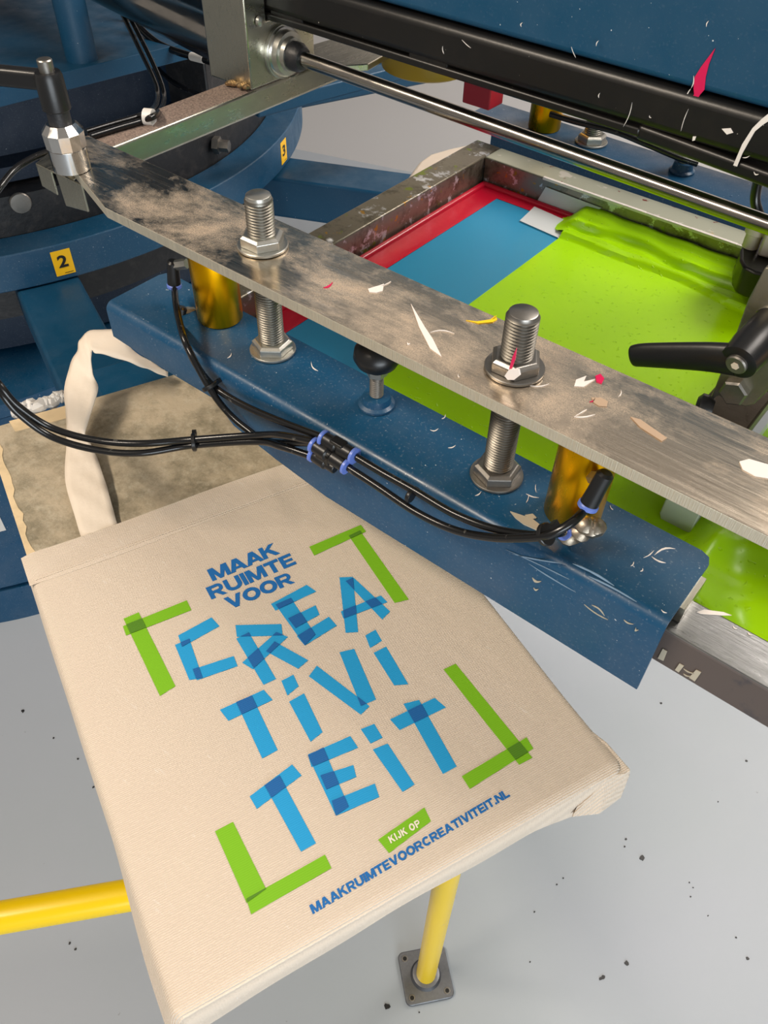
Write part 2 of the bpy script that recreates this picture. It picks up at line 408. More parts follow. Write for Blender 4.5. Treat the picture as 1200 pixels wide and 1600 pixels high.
m.build('paper_label', WHITEP, t, smooth=False)
# numbered ring: a band with a lip
m = MB(); seg = 200
def annulus(m, r0, r1, z0, z1, seg=200, a0=0, a1=360):
    b = len(m.v)
    for k in range(seg+1):
        a = a0 + (a1-a0)*k/seg
        for (r, z) in ((r0,z0),(r1,z0),(r1,z1),(r0,z1)): m.v.append(at_ring(r, a, z))
    for k in range(seg):
        for q in range(4):
            q2 = (q+1) % 4
            m.f.append([b+k*4+q, b+(k+1)*4+q, b+(k+1)*4+q2, b+k*4+q2]); m.m.append(m.cm)
annulus(m, .683, .745, .785, .849); ring = m.build('ring', BLUE_D, t, bevel=0.002)
m = MB(); annulus(m, .60, .6825, .70, .915); m.build('bearing_ring', DARK, t)
m = MB(); m.lathe(cc, (0,0,1), [(.60,.62),(.66,.62),(.92,.615),(.921,.645),(.945,.645),(.946,.60),(1.06,.60)], 160); m.build('drum', NAVY, t)
def digit_mesh(ch, target, O, exv, eyv, offset=0.0, space=1.0, w_fit=None, h_fit=None):
    cu = D.curves.new('txt', 'FONT'); cu.body = ch; cu.offset = offset; cu.space_character = space; cu.resolution_u = 4
    o = D.objects.new('txt', cu); COL.objects.link(o)
    bpy.context.view_layer.update()
    me = o.evaluated_get(bpy.context.evaluated_depsgraph_get()).to_mesh()
    vs = [v.co.copy() for v in me.vertices]; fs = [list(p.vertices) for p in me.polygons]
    x0 = min(v.x for v in vs); x1 = max(v.x for v in vs); y0 = min(v.y for v in vs); y1 = max(v.y for v in vs)
    if h_fit == 'flat':                    # baseline and cap height taken from flat letters
        y0, y1 = -offset, 0.0
        y1 = CAPH + offset
    b = len(target.v)
    for v in vs: target.v.append(O + exv*((v.x-x0)/(x1-x0)) + eyv*((v.y-y0)/(y1-y0)))
    nrm = exv.cross(eyv)
    for f in fs:
        P = [target.v[b+i] for i in f]; n = (P[1]-P[0]).cross(P[2]-P[0])
        target.f.append([b+i for i in (f if n.dot(nrm) > 0 else f[::-1])]); target.m.append(target.cm)
    D.objects.remove(o); D.curves.remove(cu)
CAPH = 0.7
def sticker(ch, deg, dz=0, wdeg=1.25):
    m = MB(); z0, z1 = .794, .8385
    q = [at_ring(.7458, deg-wdeg, z0), at_ring(.7458, deg+wdeg, z0), at_ring(.7458, deg+wdeg, z1), at_ring(.7458, deg-wdeg, z1)]
    nrm = at_ring(1, deg, 0) - at_ring(0, deg, 0)
    m.extr(q, -nrm*0.0008)
    O = q[0].lerp(q[1], .24) + Vector((0,0,.014)) + nrm*0.0006; m.cm = 1
    digit_mesh(ch, m, O, (q[1]-q[0])*0.5, Vector((0,0,.022)), 0.03)
    m.cm = 1; a = q[0].lerp(q[1], .45) + nrm*.0005; m.quad(a + Vector((0,0,.003)), a + (q[1]-q[0])*.45 + Vector((0,0,.003)), a + (q[1]-q[0])*.45 + Vector((0,0,.004)), a + Vector((0,0,.004)))
    o = m.build('number_sticker', [STICK, INKBLK], ring, smooth=False); tag(o, 'yellow sticker with black %s' % ch)
sticker('2', -19.75); sticker('3', 24.6)
# radial arms
for deg, r1 in ((-22.3, 1.34), (24.6, 1.50), (69, 1.4)):
    a = math.radians(deg); ex = Vector((math.cos(a), math.sin(a), 0)); ey = Vector((-ex.y, ex.x, 0))
    m = MB(); p0 = at_ring(.60, deg, .7395); p1 = at_ring(r1, deg, .7395)
    m.beam(p0, p1, ey*0.105, Vector((0,0,.085))); m.build('pallet_arm', BLUE_S, t, bevel=0.006, seg=3)
# top plate, post, added shade disc
m = MB(); q0 = U(-260, 200, 1.1); q1 = U(0, 137, 1.1); q2 = U(308, 62, 1.1); q3 = U(345, 53, 1.1); q4 = U(470, -60, 1.1)
m.cm = 0; m.prism([(q0.x,q0.y),(q1.x,q1.y),(q2.x,q2.y),(q3.x,q3.y),(q4.x,q4.y),(-2.0,1.9),(-2.6,1.2),(-2.4,0.4)], 1.075, 1.10); m.build('top_plate', BLUE_S, t, smooth=False, bevel=.001)
c = U(128, 92, 1.1); m = MB(); m.cyl(c, c + Vector((0,0,.45)), 0.0235, 36); m.build('post', BLUE_S, t)
m = MB(); m.cyl((-2.0, 1.0, 1.66), (-2.0, 1.0, 1.72), 1.05, 96); m.build('upper_plate', BLUE_S, t)  # unseen disc added overhead to shade and darken the carousel
for k, (u, v, rr) in enumerate([(255, 20, .02), (140, 62, .0)]):
    if rr:
        c = U(u, v, 1.10); m = MB(); m.cyl(c, c+Vector((0,0,.012)), .006, 6); m.build('bolt_head', BLUE_S, t)
# dark machinery blocks standing on the ring
m = MB(); c = at_ring(.64, 15, 0); ey = Vector((-.2588, .9659, 0)); ex = Vector((.9659, .2588, 0))
for (deg, w_, dd, z0, z1) in ((17, .13, .10, .84, 1.04), (28, .10, .08, .84, .97)):
    a = math.radians(deg); ex = Vector((math.cos(a), math.sin(a), 0)); ey = Vector((-ex.y, ex.x, 0)); c = at_ring(.63, deg, 0)
    m.prism([tuple((c + ex*sx*dd/2 + ey*sy*w_/2)[:2]) for sx, sy in ((-1,-1),(1,-1),(1,1),(-1,1))], z0, z1)
gb = m.build('drive_block', DARK, t, bevel=.004)
p = at_ring(.686, 11, .885); m = MB(); m.lathe(p, ex, [(0,.016),(.012,.016),(.0125,.011),(.03,.011)], 6); m.build('hex_bolt', ZINC_D, gb)
p = at_ring(.6828, -22.2, .902); m = MB(); m.lathe(p, at_ring(1,-23.5,0)-at_ring(0,-23.5,0), [(0,.017),(.004,.0175),(.006,.016),(.0062,.013),(.0065,.006)], 32); rb = m.build('round_bolt', ZINC_D, t)
for deg in (-12, 2):
    p = at_ring(.646, deg, .93); m = MB(); m.cyl(p, p + (at_ring(1,deg,0)-at_ring(0,deg,0))*.004, .003, 10)

# ------------------------------------------------------------------ platen carrying the bag
# bag axes
BD = math.radians(-22.3); et = Vector((math.cos(BD), math.sin(BD), 0)); es = Vector((-et.y, et.x, 0))
ZB = 0.93
TL = U(36, 872, ZB)
def BG(s, t_, z=ZB): return Vector((TL.x, TL.y, 0)) + es*s + et*t_ + Vector((0,0,z))
def st(p): q = p - Vector((TL.x, TL.y, 0)); return q.dot(es), q.dot(et)
sB, tB = st(U(940, 1215, ZB)); LEN = tB            # distance from mouth to the bottom hem
sR, tR = st(U(800, 980, ZB)); WID = sR
print('bag len', LEN, 'wid', WID, 'edge st', st(U(750,912,ZB)), st(U(930,1150,ZB)), st(U(600,1400,ZB)), st(U(225,1425,ZB)), st(U(430,718,ZB)))
rt = st(U(265, 590, .925))[1]; rt2 = st(U(5, 664, .925))[1]; print('platen rear', rt, rt2, st(U(0,762,.925)))
t = thing('print_platen', BG(WID/2, LEN/2, 0.885), 'flat printing platen with grey stained pad and taped edges, carrying the bag', 'platen')
m = MB(); P0 = [BG(.010, rt), BG(WID-.010, rt), BG(WID-.010, LEN-.012), BG(.010, LEN-.012)]
m.prism([(p.x, p.y) for p in P0], .897, .915); m.build('board', metal('platen_aluminium', srgb(150,150,148), .4), t, bevel=.001)
m = MB(); P0 = [BG(.006, rt-.004), BG(WID-.006, rt-.004), BG(WID-.006, LEN-.008), BG(.006, LEN-.008)]
m.prism([(p.x, p.y) for p in P0], .9155, .925); m.build('pad', PAD, t, bevel=.0015)
m = MB()
zz = .9256
def strip(m, pts, z0, z1): m.prism([tuple(U(u, v, z1)[:2]) for u, v in pts], z0, z1)
strip(m, [(14,658),(105,633),(108,652),(24,674)], .925, zz)
m.build('tape', TAPE, t, smooth=False)
m = MB(); n = 26; L_ = []; R_ = []
for k in range(n+1):
    tt = rt + .01 + (LEN*.1 - rt)*k/n
    L_.append(BG(.0035, tt, .9255)); R_.append(BG(.0085 + .006*random.random(), tt, .9257))
for k in range(n):
    m.quad(L_[k], L_[k+1], R_[k+1], R_[k]); m.quad(L_[k]-Vector((0,0,.013)), L_[k+1]-Vector((0,0,.013)), L_[k+1], L_[k])
m.build('edge_tape', TAPE, t)
# bunched white film on the rear edge
m = MB()
pts = [U(22,646,.925)] + [U(u, v, .928) for u, v in ((35,640),(45,634),(58,637),(68,630),(80,628),(92,622),(103,619))]
P = catmull(pts, 6); 
for i, p in enumerate(P): P[i] = p + Vector((random.uniform(-.002,.002), random.uniform(-.002,.002), random.uniform(-.001,.003)))
m.tube(P, .007, 9, 1)
for v in m.v: v += Vector((random.uniform(-1,1), random.uniform(-1,1), random.uniform(-1,1)))*.0012
m.build('crumpled_film', WHITEP, t, smooth=False)
m = MB(); c = BG(WID/2, LEN*.5, 0)
m.prism([tuple(BG(WID/2 + a, b)[:2]) for a, b in ((-.05, rt-.1), (.05, rt-.1), (.05, LEN*.5), (-.05, LEN*.5))], .783, .897); m.build('mounting_bracket', BLUE_S, t, bevel=.004)
m = MB(); strip(m, [(172,573),(207,563),(222,580),(182,590)], .80, .86); m.build('bracket_plate', ZINC_D, t)

# ------------------------------------------------------------------ tote bag
bag = thing('tote_bag', BG(WID/2, LEN/2, ZB-.005), 'natural cotton tote bag printed in blue and green tape lettering, stretched over the platen', 'tote bag')
def outline(n_side=40):
    pts = []                                # (s,t, nx,ns..) going round, with side tag
    r = .008
    def seg(a, b, n, side):
        for k in range(n): q = (a[0]+(b[0]-a[0])*k/n, a[1]+(b[1]-a[1])*k/n); pts.append((q[0], q[1], side))
    seg((0, 0), (0, LEN-r), 50, 'L')
    for k in range(6): a = PI + PI/2*k/6; pts.append((r + r*math.cos(a), LEN - r - r*math.sin(a), 'L' if k < 3 else 'B'))
    seg((r, LEN), (WID-r, LEN), 44, 'B')
    for k in range(6): a = PI/2*k/6; pts.append((WID - r + r*math.sin(a), LEN - r + r*math.cos(a), 'B' if k < 3 else 'R'))
    seg((WID, LEN-r), (WID, 0), 50, 'R')
    pts.append((WID, 0, 'R'))
    return pts
OL = outline(); n = len(OL)
m = MB()
rings = []
def sm(x): x = max(0, min(1, x)); return x*x*(3-2*x)
for (s_, t_, sd) in OL:
    cx_, cy_ = (s_ - WID/2)/(WID/2), (t_ - LEN/2)/(LEN/2)
    # outward direction
    ox = -1 if s_ < .008 else (1 if s_ > WID-.008 else 0); oy = 1 if t_ > LEN-.008 else 0
    if ox and oy:
        ctr = (.008 if ox < 0 else WID-.008, LEN-.008); ox, oy = (s_-ctr[0])/.008, (t_-ctr[1])/.008
    q = sm((s_ - WID*.30)/(WID*.7)) if oy > .4 else 0
    cornR = max(0, 1 - math.hypot(s_-WID, t_-LEN)/.085); cornL = max(0, 1 - math.hypot(s_, t_-LEN)/.16)
    wob = .0022*math.sin(s_*55 + 1) + .0015*math.sin(t_*47)
    drop = (.020 if oy > .4 else .010) + .012*q + wob + .012*cornR + (.02 if oy > .4 else .03)*cornL
    bulge = .0025 + .004*cornR + (.006*sm(cornL*1.2) if ox < -.3 else 0)
    prof = [(-.0075, 0), (-.0035, -.0006), (-.001, -.0024), (.0005, -.0055)]
    prof += [(.0005 + bulge*.5, -.0055 - drop*.45), (bulge, -.0055 - drop*.8), (bulge*.6 - .002, -.0055 - drop), (-.020, -.0085 - drop)]
    if cornR > 0:  # ear of loose cloth at the far bottom corner
        k = cornR**1.5
        prof = [(a + .003*k*sm(i/2), z) for i, (a, z) in enumerate(prof)]
    rings.append([BG(s_ + ox*a, t_ + oy*a, ZB + z) for a, z in prof])
np_ = len(rings[0])
for rg in rings: m.v += rg
for i in range(n-1):
    for k in range(np_-1):
        m.f.append([i*np_+k, (i)*np_+k+1, (i+1)*np_+k+1, (i+1)*np_+k]); m.m.append(0)
m.f.append([i*np_ for i in range(n)]); m.m.append(0)
body = m.build('bag_body', CANVAS, bag)
m = MB()
ea = [U(925,1142,.9285), U(948,1160,.9285), U(987,1203,.925), U(975,1212,.922), U(948,1214,.9285), U(930,1200,.929)]
m.v += ea; m.f.append([0,5,4,3,2,1]); m.m.append(0)
lw = [U(930,1150,.912), U(950,1166,.908), U(985,1208,.918), U(970,1248,.897), U(936,1274,.897), U(893,1279,.901)]
b = len(m.v); m.v += lw
m.f += [[2,3,b+3,b+2],[3,4,b+4,b+3],[4,5,b+5,b+4],[1,2,b+2,b+1],[0,1,b+1,b],[b,b+1,b+2,b+3,b+4,b+5]]; m.m += [0]*6
ear = m.build('corner_fold', CANVAS, bag, smooth=False, bevel=.002, seg=3); tag(ear, 'loose folded corner of cloth')
# underside panel below the platen
m = MB(); m.prism([tuple(BG(a, b)[:2]) for a, b in ((.02, .0), (WID-.02, .0), (WID-.02, LEN-.03), (.02, LEN-.03))], .886, .8875); m.build('back_panel', CANVAS, bag, smooth=False)
# hem
m = MB(); nh = 40; hw = .040
gridv = []
for i in range(nh+1):
    s_ = -.002 + (WID+.004)*i/nh; row = []
    for j in range(9):
        t_ = -.002*math.sin(i*.7)*0 + hw*j/8
        edge = min(s_, WID - s_)
        z = ZB + .0014 - max(0, .006 - edge)**1*.35
        z += .0006*math.sin(s_*70 + t_*60)*math.sin(t_*90)
        if j == 8: z = ZB + .0002
        if j == 7: z -= .0003
        row.append(BG(s_, t_ - .002 + .0016*math.sin(s_*21), z))
    gridv.append(row)
b = 0
for row in gridv: m.v += row
for i in range(nh):
    for j in range(8): m.f.append([i*9+j, (i+1)*9+j, (i+1)*9+j+1, i*9+j+1][::-1]); m.m.append(0)
hem = m.build('hem', CANVAS, bag)
for p in hem.data.polygons: pass
m = MB()
for i in range(110):                        # the line of stitches
    s_ = .004 + (WID-.008)*i/110; c = BG(s_, hw-.006, ZB+.0014); 
    m.extr([c, c + es*.0022, c + es*.0022 + et*.0006, c + et*.0006], Vector((0,0,.0004)))
st_ = m.build('stitching', STRAPM, hem, smooth=False); tag(st_, kind='stuff')
# soft creases under the hem, as real folds
m = MB()
# strap
pairs = [((134,856),(190,836),.9275),((126,836),(182,815),.9292),((112,790),(172,778),.9335),((102,750),(163,748),.936),((104,705),(150,712),.940),((105,672),(139,688),.945),((104,645),(134,672),.952),((101,612),(153,612),.962),
         ((110,572),(146,586),.972),((122,548),(143,565),.985),((126,531),(144,549),.992),((146,517),(150,552),.992),((190,519),(180,559),.985),((203,545),(214,571),.972),((230,563),(238,580),.955),((262,583),(262,590),.94)]
Lp = catmull([U(*a, z) for a, b, z in pairs], 6); Rp = catmull([U(*b, z) for a, b, z in pairs], 6)
m = MB(); nn_ = 7
for i in range(len(Lp)):
    for k in range(nn_):
        f_ = k/(nn_-1); p = Lp[i].lerp(Rp[i], f_)
        p = p + Vector((0,0, .0022*math.sin(f_*PI)*(1 if i > 20 else .4) + .0008*math.sin(f_*9 + i*.9)))
        m.v.append(p)
for i in range(len(Lp)-1):
    for k in range(nn_-1): m.f.append([i*nn_+k, i*nn_+k+1, (i+1)*nn_+k+1, (i+1)*nn_+k]); m.m.append(0)
hd = m.build('handle', STRAPM, bag, solid=.0013); tag(hd, 'twisted fabric handle looping over the platen edge')

# the print
zp = ZB + .0004
A = lambda x, y: (170 + x/2.4, 820 + y/2.4)
B = lambda x, y: (300 + x*560/1200, 1060 + y*560/1200)
def clip(subj, cl):
    def area2(p): return sum(p[i][0]*p[(i+1)%len(p)][1]-p[(i+1)%len(p)][0]*p[i][1] for i in range(len(p)))
    if area2(cl) < 0: cl = cl[::-1]
    out = subj
    for i in range(len(cl)):
        a, b = cl[i], cl[(i+1) % len(cl)]; inp = out; out = []
        if not inp: break
        side = lambda p: (b[0]-a[0])*(p[1]-a[1]) - (b[1]-a[1])*(p[0]-a[0])
        for j in range(len(inp)):
            p, q = inp[j], inp[(j+1) % len(inp)]; sp, sq = side(p), side(q)
            if sp >= 0: out.append(p)
            if sp*sq < 0: k = sp/(sp-sq); out.append((p[0]+(q[0]-p[0])*k, p[1]+(q[1]-p[1])*k))
    return out
def tape_group(name, quads, light, dark, parent=None):
    m = MB()
    W = [[tuple(U(*p, zp)[:2]) for p in q] for q in quads]
    def up(poly, z):
        if sum(poly[i][0]*poly[(i+1)%len(poly)][1]-poly[(i+1)%len(poly)][0]*poly[i][1] for i in range(len(poly))) < 0: poly = poly[::-1]
        m.quad(*[(x, y, z) for x, y in poly])
    for k, q in enumerate(W): m.cm = 0; up(q, zp + .00003*k)
    m.cm = 1
    for i in range(len(W)):
        for j in range(i+1, len(W)):
            c = clip(W[i], W[j])
            if len(c) >= 3: up(c, zp + .0006)
    return m.build(name, [light, dark], bag, smooth=False)
def grp(fn, *qs): return [[fn(*p) for p in q] for q in qs]
tape_group('printed_letter', grp(A, [(260,415),(385,347),(415,380),(275,458)], [(248,450),(302,428),(352,575),(302,582)], [(315,542),(468,492),(483,530),(330,583)]), P_LB, P_DB)
tape_group('printed_letter', grp(A, [(475,376),(647,372),(652,415),(480,420)], [(478,427),(525,404),(627,578),(580,600)], [(628,403),(672,420),(540,542),(500,517)], [(622,438),(748,508),(710,540),(590,475)]), P_LB, P_DB)
tape_group('printed_letter', grp(A, [(625,300),(683,275),(775,412),(735,453)], [(608,297),(742,225),(778,250),(625,322)], [(672,352),(775,302),(790,337),(700,388)], [(705,418),(825,345),(855,378),(735,453)]), P_LB, P_DB)
tape_group('printed_letter', grp(A, [(865,197),(915,195),(935,402),(888,405)], [(888,212),(918,198),(1055,325),(1025,355)], [(870,325),(1020,265),(1045,290),(880,352)]), P_LB, P_DB)
tape_group('printed_letter', grp(B, [(93,105),(240,38),(270,72),(122,142)], [(148,80),(200,58),(287,240),(235,268)]), P_LB, P_DB)
tape_group('printed_letter', grp(A, [(647,585),(692,562),(712,605),(670,640)]) + grp(B, [(325,78),(375,50),(437,180),(397,212)]), P_LB, P_DB)
tape_group('printed_letter', grp(A, [(750,568),(780,528),(978,680),(945,712)], [(865,478),(920,465),(1002,655),(945,680)]), P_LB, P_DB)
tape_group('printed_letter', grp(A, [(962,415),(1000,393),(1024,435),(980,462)], [(993,480),(1040,457),(1123,598),(1070,602)]), P_LB, P_DB)
tape_group('printed_letter', grp(B, [(193,395),(335,288),(367,325),(217,437)], [(243,358),(293,325),(415,552),(365,580)]), P_LB, P_DB)
tape_group('printed_letter', grp(B, [(388,258),(440,232),(525,430),(482,460)], [(388,255),(530,193),(556,232),(400,297)], [(430,325),(540,290),(550,330),(450,372)], [(468,410),(612,352),(627,397),(482,460)]), P_LB, P_DB)
tape_group('printed_letter', grp(B, [(565,170),(610,152),(638,198),(598,218)], [(605,238),(655,218),(745,355),(705,380)]), P_LB, P_DB)
tape_group('printed_letter', grp(B, [(663,137),(812,65),(850,97),(695,173)], [(708,85),(760,72),(886,295),(840,320)]), P_LB, P_DB)
tape_group('printed_bracket', grp(A, [(55,352),(112,328),(250,605),(192,642)], [(53,380),(292,283),(310,320),(65,415)]), P_G, P_DG)
tape_group('printed_bracket', grp(A, [(752,82),(945,0),(965,25),(770,115)], [(900,42),(942,22),(1125,280),(1072,293)]), P_G, P_DG)
tape_group('printed_bracket', [[(693,1046),(712,1037),(832,1184),(811,1195)]] + grp(B, [(903,328),(1120,197),(1143,235),(930,370)]), P_G, P_DG)
tape_group('printed_bracket', grp(B, [(77,512),(137,480),(248,705),(183,752)], [(182,738),(445,590),(467,635),(198,790)]), P_G, P_DG)
tg = tape_group('printed_tag', grp(B, [(623,540),(778,432),(800,478),(660,585)]), P_G, P_DG)
def arc_q(cx_, cy_, rx, ry, ix, iy, a0, a1, n_=14):
    out = []
    for k in range(n_):
        p = [math.radians(a0 + (a1-a0)*q/n_) for q in (k, k+1)]
        out.append([(cx_+rx*math.cos(p[0]), cy_+ry*math.sin(p[0])), (cx_+rx*math.cos(p[1]), cy_+ry*math.sin(p[1])), (cx_+ix*math.cos(p[1]), cy_+iy*math.sin(p[1])), (cx_+ix*math.cos(p[0]), cy_+iy*math.sin(p[0]))])
    return out
def bq(x0, y0, x1, y1): return [(x0,y0),(x1,y0),(x1,y1),(x0,y1)]
_R = [bq(0,0,.29,1), bq(.2,.78,.66,1), bq(.2,.36,.66,.57)] + arc_q(.66,.68,.34,.32,.10,.11,-90,90)
GLY = {'M': (1.24, [bq(0,0,.28,1), bq(.96,0,1.24,1), [(.04,1),(.36,1),(.74,0),(.50,0)], [(1.20,1),(.88,1),(.50,0),(.74,0)]]),
 'A': (1.12, [[(0,0),(.30,0),(.72,1),(.40,1)], [(1.12,0),(.82,0),(.40,1),(.72,1)], bq(.24,.17,.88,.36)]),
 'K': (1.10, [bq(0,0,.29,1), [(.24,.34),(.24,.60),(.70,1),(1.06,1)], [(.36,.52),(.58,.70),(1.10,0),(.76,0)]]),
 'R': (1.06, _R + [[(.38,.42),(.70,.42),(1.06,0),(.74,0)]]), 'P': (1.0, _R),
 'U': (1.06, [bq(0,.38,.29,1), bq(.77,.38,1.06,1)] + arc_q(.53,.38,.53,.40,.24,.17,180,360)),
 'I': (.29, [bq(0,0,.29,1)]), 'T': (1.0, [bq(0,.76,1,1), bq(.355,0,.645,1)]),
 'E': (.90, [bq(0,0,.29,1), bq(0,.78,.88,1), bq(0,.39,.82,.60), bq(0,0,.90,.22)]),
 'V': (1.12, [[(0,1),(.31,1),(.70,0),(.42,0)], [(1.12,1),(.81,1),(.42,0),(.70,0)]]),
 'O': (1.14, arc_q(.57,.5,.57,.52,.27,.27,0,360,28)), 'C': (1.08, arc_q(.56,.5,.56,.52,.27,.27,42,318,24)),
 'N': (1.06, [bq(0,0,.28,1), bq(.78,0,1.06,1), [(0,1),(.32,1),(1.06,0),(.74,0)]]), 'L': (.84, [bq(0,0,.29,1), bq(0,0,.84,.24)]),
 '.': (.28, [bq(0,0,.28,.25)]), 'J': (.80, [bq(.51,.36,.80,1)] + arc_q(.40,.36,.40,.38,.11,.15,190,360)), ' ': (.35, [])}
def text(body, BL, BRt, TLp, mat, name, z=zp, thin=0.0, gap=.07):
    m = MB(); O = U(*BL, z); exv = U(*BRt, z) - O; eyv = U(*TLp, z) - O
    tot = sum(GLY[c][0] for c in body) + gap*(len(body)-1); x = 0; k = 0
    nrm = exv.cross(eyv).z
    for c in body:
        w_, qs = GLY[c]
        for q in qs:
            k += 1; pts = [O + exv*((x+px)/tot) + eyv*py + Vector((0,0,.000004*(k % 9))) for px, py in q]
            ar = sum(pts[i].x*pts[(i+1)%4].y - pts[(i+1)%4].x*pts[i].y for i in range(4))
            m.quad(*(pts if ar > 0 else pts[::-1]))
        x += w_ + gap
    return m.build(name, mat, bag, smooth=False)
text('MAAK', (332.4,908.3), (438,864.3), (322.9,890.7), P_TB, 'printed_title', gap=-.02)
text('RUIMTE', (330.7,936.7), (463.7,880.7), (321,918.7), P_TB, 'printed_title', gap=.06)
text('VOOR', (358.1,952.9), (461.3,910), (348.7,935.3), P_TB, 'printed_title', gap=.02)
text('MAAKRUIMTEVOORCREATIVITEIT.NL', B(405,790), B(1066,394), B(392,760), P_TB, 'printed_address', gap=.05)
text('KIJK OP', B(666,553), B(768,493), B(655,531), P_W, 'printed_tag_text', z=zp+.0004, gap=.16)

# ------------------------------------------------------------------ front clamp channel
def speckle(parent, fn, items, name, mat):
    m = MB()
    for it in items:
        pts = [fn(u, v) for u, v in it]; m.extr(pts, fn.n * 0.0006)
    return tag(m.build(name, mat, parent, smooth=False), kind='stuff')
class Fn:
    def __init__(s, f, n): s.f = f; s.n = Vector(n)
    def __call__(s, u, v): return s.f(u, v)
def channel(name, x0, x1, y0, y1, label, low=None, flip=False):
    ch = thing(name, ((x0+x1)/2, (y0+y1)/2, .996), label, 'clamp beam')
    m = MB(); r = .009; z1 = 1.082; th = .003
    if low is None: low = [(x0, .996), (x1, .996)]
    xs_ = sorted(set([x0, x0+.003, x0+.010, x1-.010, x1-.003, x1] + [p[0] for p in low if x0 <= p[0] <= x1]))
    secs = []
    for x in xs_:
        z0 = np.interp(x, [p[0] for p in low], [p[1] for p in low])
        e = min(x - x0, x1 - x); cut = .010*(1 - math.sqrt(max(0, 1 - (1 - min(1, e/.010))**2)))
        yy = y1 - cut
        out = [(y0, z0)] + [(y0 + r - r*math.cos(PI/2*k/8), z1 - r + r*math.sin(PI/2*k/8)) for k in range(9)] + [(yy, z1)]
        inn = [(yy, z1-th)] + [(y0 + r - (r-th)*math.cos(PI/2*k/8), z1 - r + (r-th)*math.sin(PI/2*k/8)) for k in range(8, -1, -1)] + [(y0+th, z0)]
        pr = out + inn
        if flip: pr = [(y0+y1-y, z) for y, z in pr]
        secs.append([Vector((x, y, z)) for y, z in pr])
    n_ = len(secs[0])
    for sct in secs: m.v += sct
    for i in range(len(secs)-1):
        for k in range(n_):
            k2 = (k+1) % n_; f = [i*n_+k, i*n_+k2, (i+1)*n_+k2, (i+1)*n_+k]
            m.f.append(f if flip else f[::-1]); m.m.append(0)
    for base, rv in ((0, False), ((len(secs)-1)*n_, True)):
        h = n_//2
        for k in range(h-1):
            f = [base+k, base+k+1, base+n_-2-k, base+n_-1-k]
            m.f.append(f[::-1] if rv == flip else f); m.m.append(0)
    m.build('bent_sheet', BLUE, ch); return ch
fch = channel('clamp_channel', -.667, -.0475, .3885, .4695, 'long bent blue steel channel in front, with gold cylinders and thick bolts standing on it',
               low=[(-.67,1.042),(-.60,1.038),(-.516,1.038),(-.490,1.017),(-.435,1.006),(-.37,.997),(-.04,.996)])
m = MB(); m.box(-.64, -.0435, .412, .449, 1.063, 1.0785); m.build('inner_rail', STEEL, fch)
fy = Fn(lambda u, v: V(u, v, .3883), (0,-1,0)); fz = Fn(lambda u, v: U(u, v, 1.0822), (0,0,1))
def scr(p0, p1, w=1.0, bend=1.5):
    (a, b), (c, d) = p0, p1; L = math.hypot(c-a, d-b); nx, ny = -(d-b)/L, (c-a)/L; up_, dn_ = [], []
    for k in range(1, 5):
        f_ = k/5; o_ = bend*w*math.sin(f_*PI)*1.2; h_ = w*.75*math.sin(f_*PI)**.5*random.uniform(.7, 1.2)
        px, py = a+(c-a)*f_ + nx*o_, b+(d-b)*f_ + ny*o_
        up_.append((px+nx*h_, py+ny*h_)); dn_.append((px-nx*h_, py-ny*h_))
    return [(a, b)] + up_ + [(c, d)] + dn_[::-1]
speckle(fch, fz, [scr((1005,872),(1022,860),1), scr((1022,868),(1055,858),1.5,-3), scr((1018,870),(1040,880),1.2), scr((985,885),(990,878),1), scr((1000,893),(1004,888),1.2), scr((1033,953),(1042,958),.8), scr((822,786),(826,772),.7), scr((822,772),(842,778),.7,2), scr((837,757),(838,770),.6),
                  scr((953,790),(958,797),.7), scr((700,700),(712,696),1), scr((486,565),(497,580),1,3), scr((690,655),(696,648),1.1), scr((672,672),(685,670),.8,3), scr((742,775),(752,768),1), scr((355,560),(362,552),1)], 'paint_fleck', WHITEI)
speckle(fch, fy, [scr((832,902),(846,908),2), scr((834,918),(842,920),1.5), scr((913,944),(950,968),1), scr((925,945),(945,962),1.2,-2), scr((975,968),(990,975),1), scr((994,980),(998,984),2)], 'paint_fleck', PALEI)
speckle(fch, fy, [scr((800,865),(880,880),1.2,1), scr((790,858),(890,905),.8,-1), scr((826,880),(900,925),.8,1), scr((920,900),(995,940),1.5,-1), scr((895,880),(960,915),2,-1)], 'scuff', Mat('pale_scuff', srgb(120, 146, 170), .6).m)
bch = channel('clamp_channel', -.667, -.0475, 1.025, 1.106, 'bent blue steel channel at the back of the screen frame, under the black beam', flip=True)

# ------------------------------------------------------------------ flat bar
bar = thing('flat_bar', (-.32, .44, 1.18), 'long worn aluminium flat bar spattered with paint, crossing above the blue channel', 'metal bar')
poly = [(-.6386,.3971),(.16,.3971),(.16,.4837),(-.775,.4837),(-.788,.474),(-.786,.455),(-.760,.4385)]
m = MB(); m.prism(poly, 1.180, 1.190)
for i, f in enumerate(m.f): m.m[i] = 0 if i < 2 else 1
m.build('plate', [ALU, ALU_EDGE], bar, smooth=False, bevel=.0006)
bz = Fn(lambda u, v: U(u, v, 1.1901), (0,0,1))
speckle(bar, bz, [[(575,452),(585,449),(592,447),(600,444),(598,455),(588,458),(577,457)], scr((594,448),(611,440),.5), [(642,475),(646,482),(664,512),(676,530),(690,558),(672,545),(655,512),(649,495)], scr((672,520),(710,522),.7,-5),
                  [(900,594),(916,588),(912,597),(930,593),(912,605),(897,604)], scr((897,652),(917,640),.8,0), scr((897,652),(930,648),1.2), scr((966,620),(970,610),1,2), [(1155,722),(1170,718),(1212,730),(1212,750),(1180,745),(1160,734)],
                  scr((828,603),(858,600),.8,3), scr((636,535),(641,537),1.5), scr((716,585),(718,590),.8)], 'paint_fleck', WHITEI)
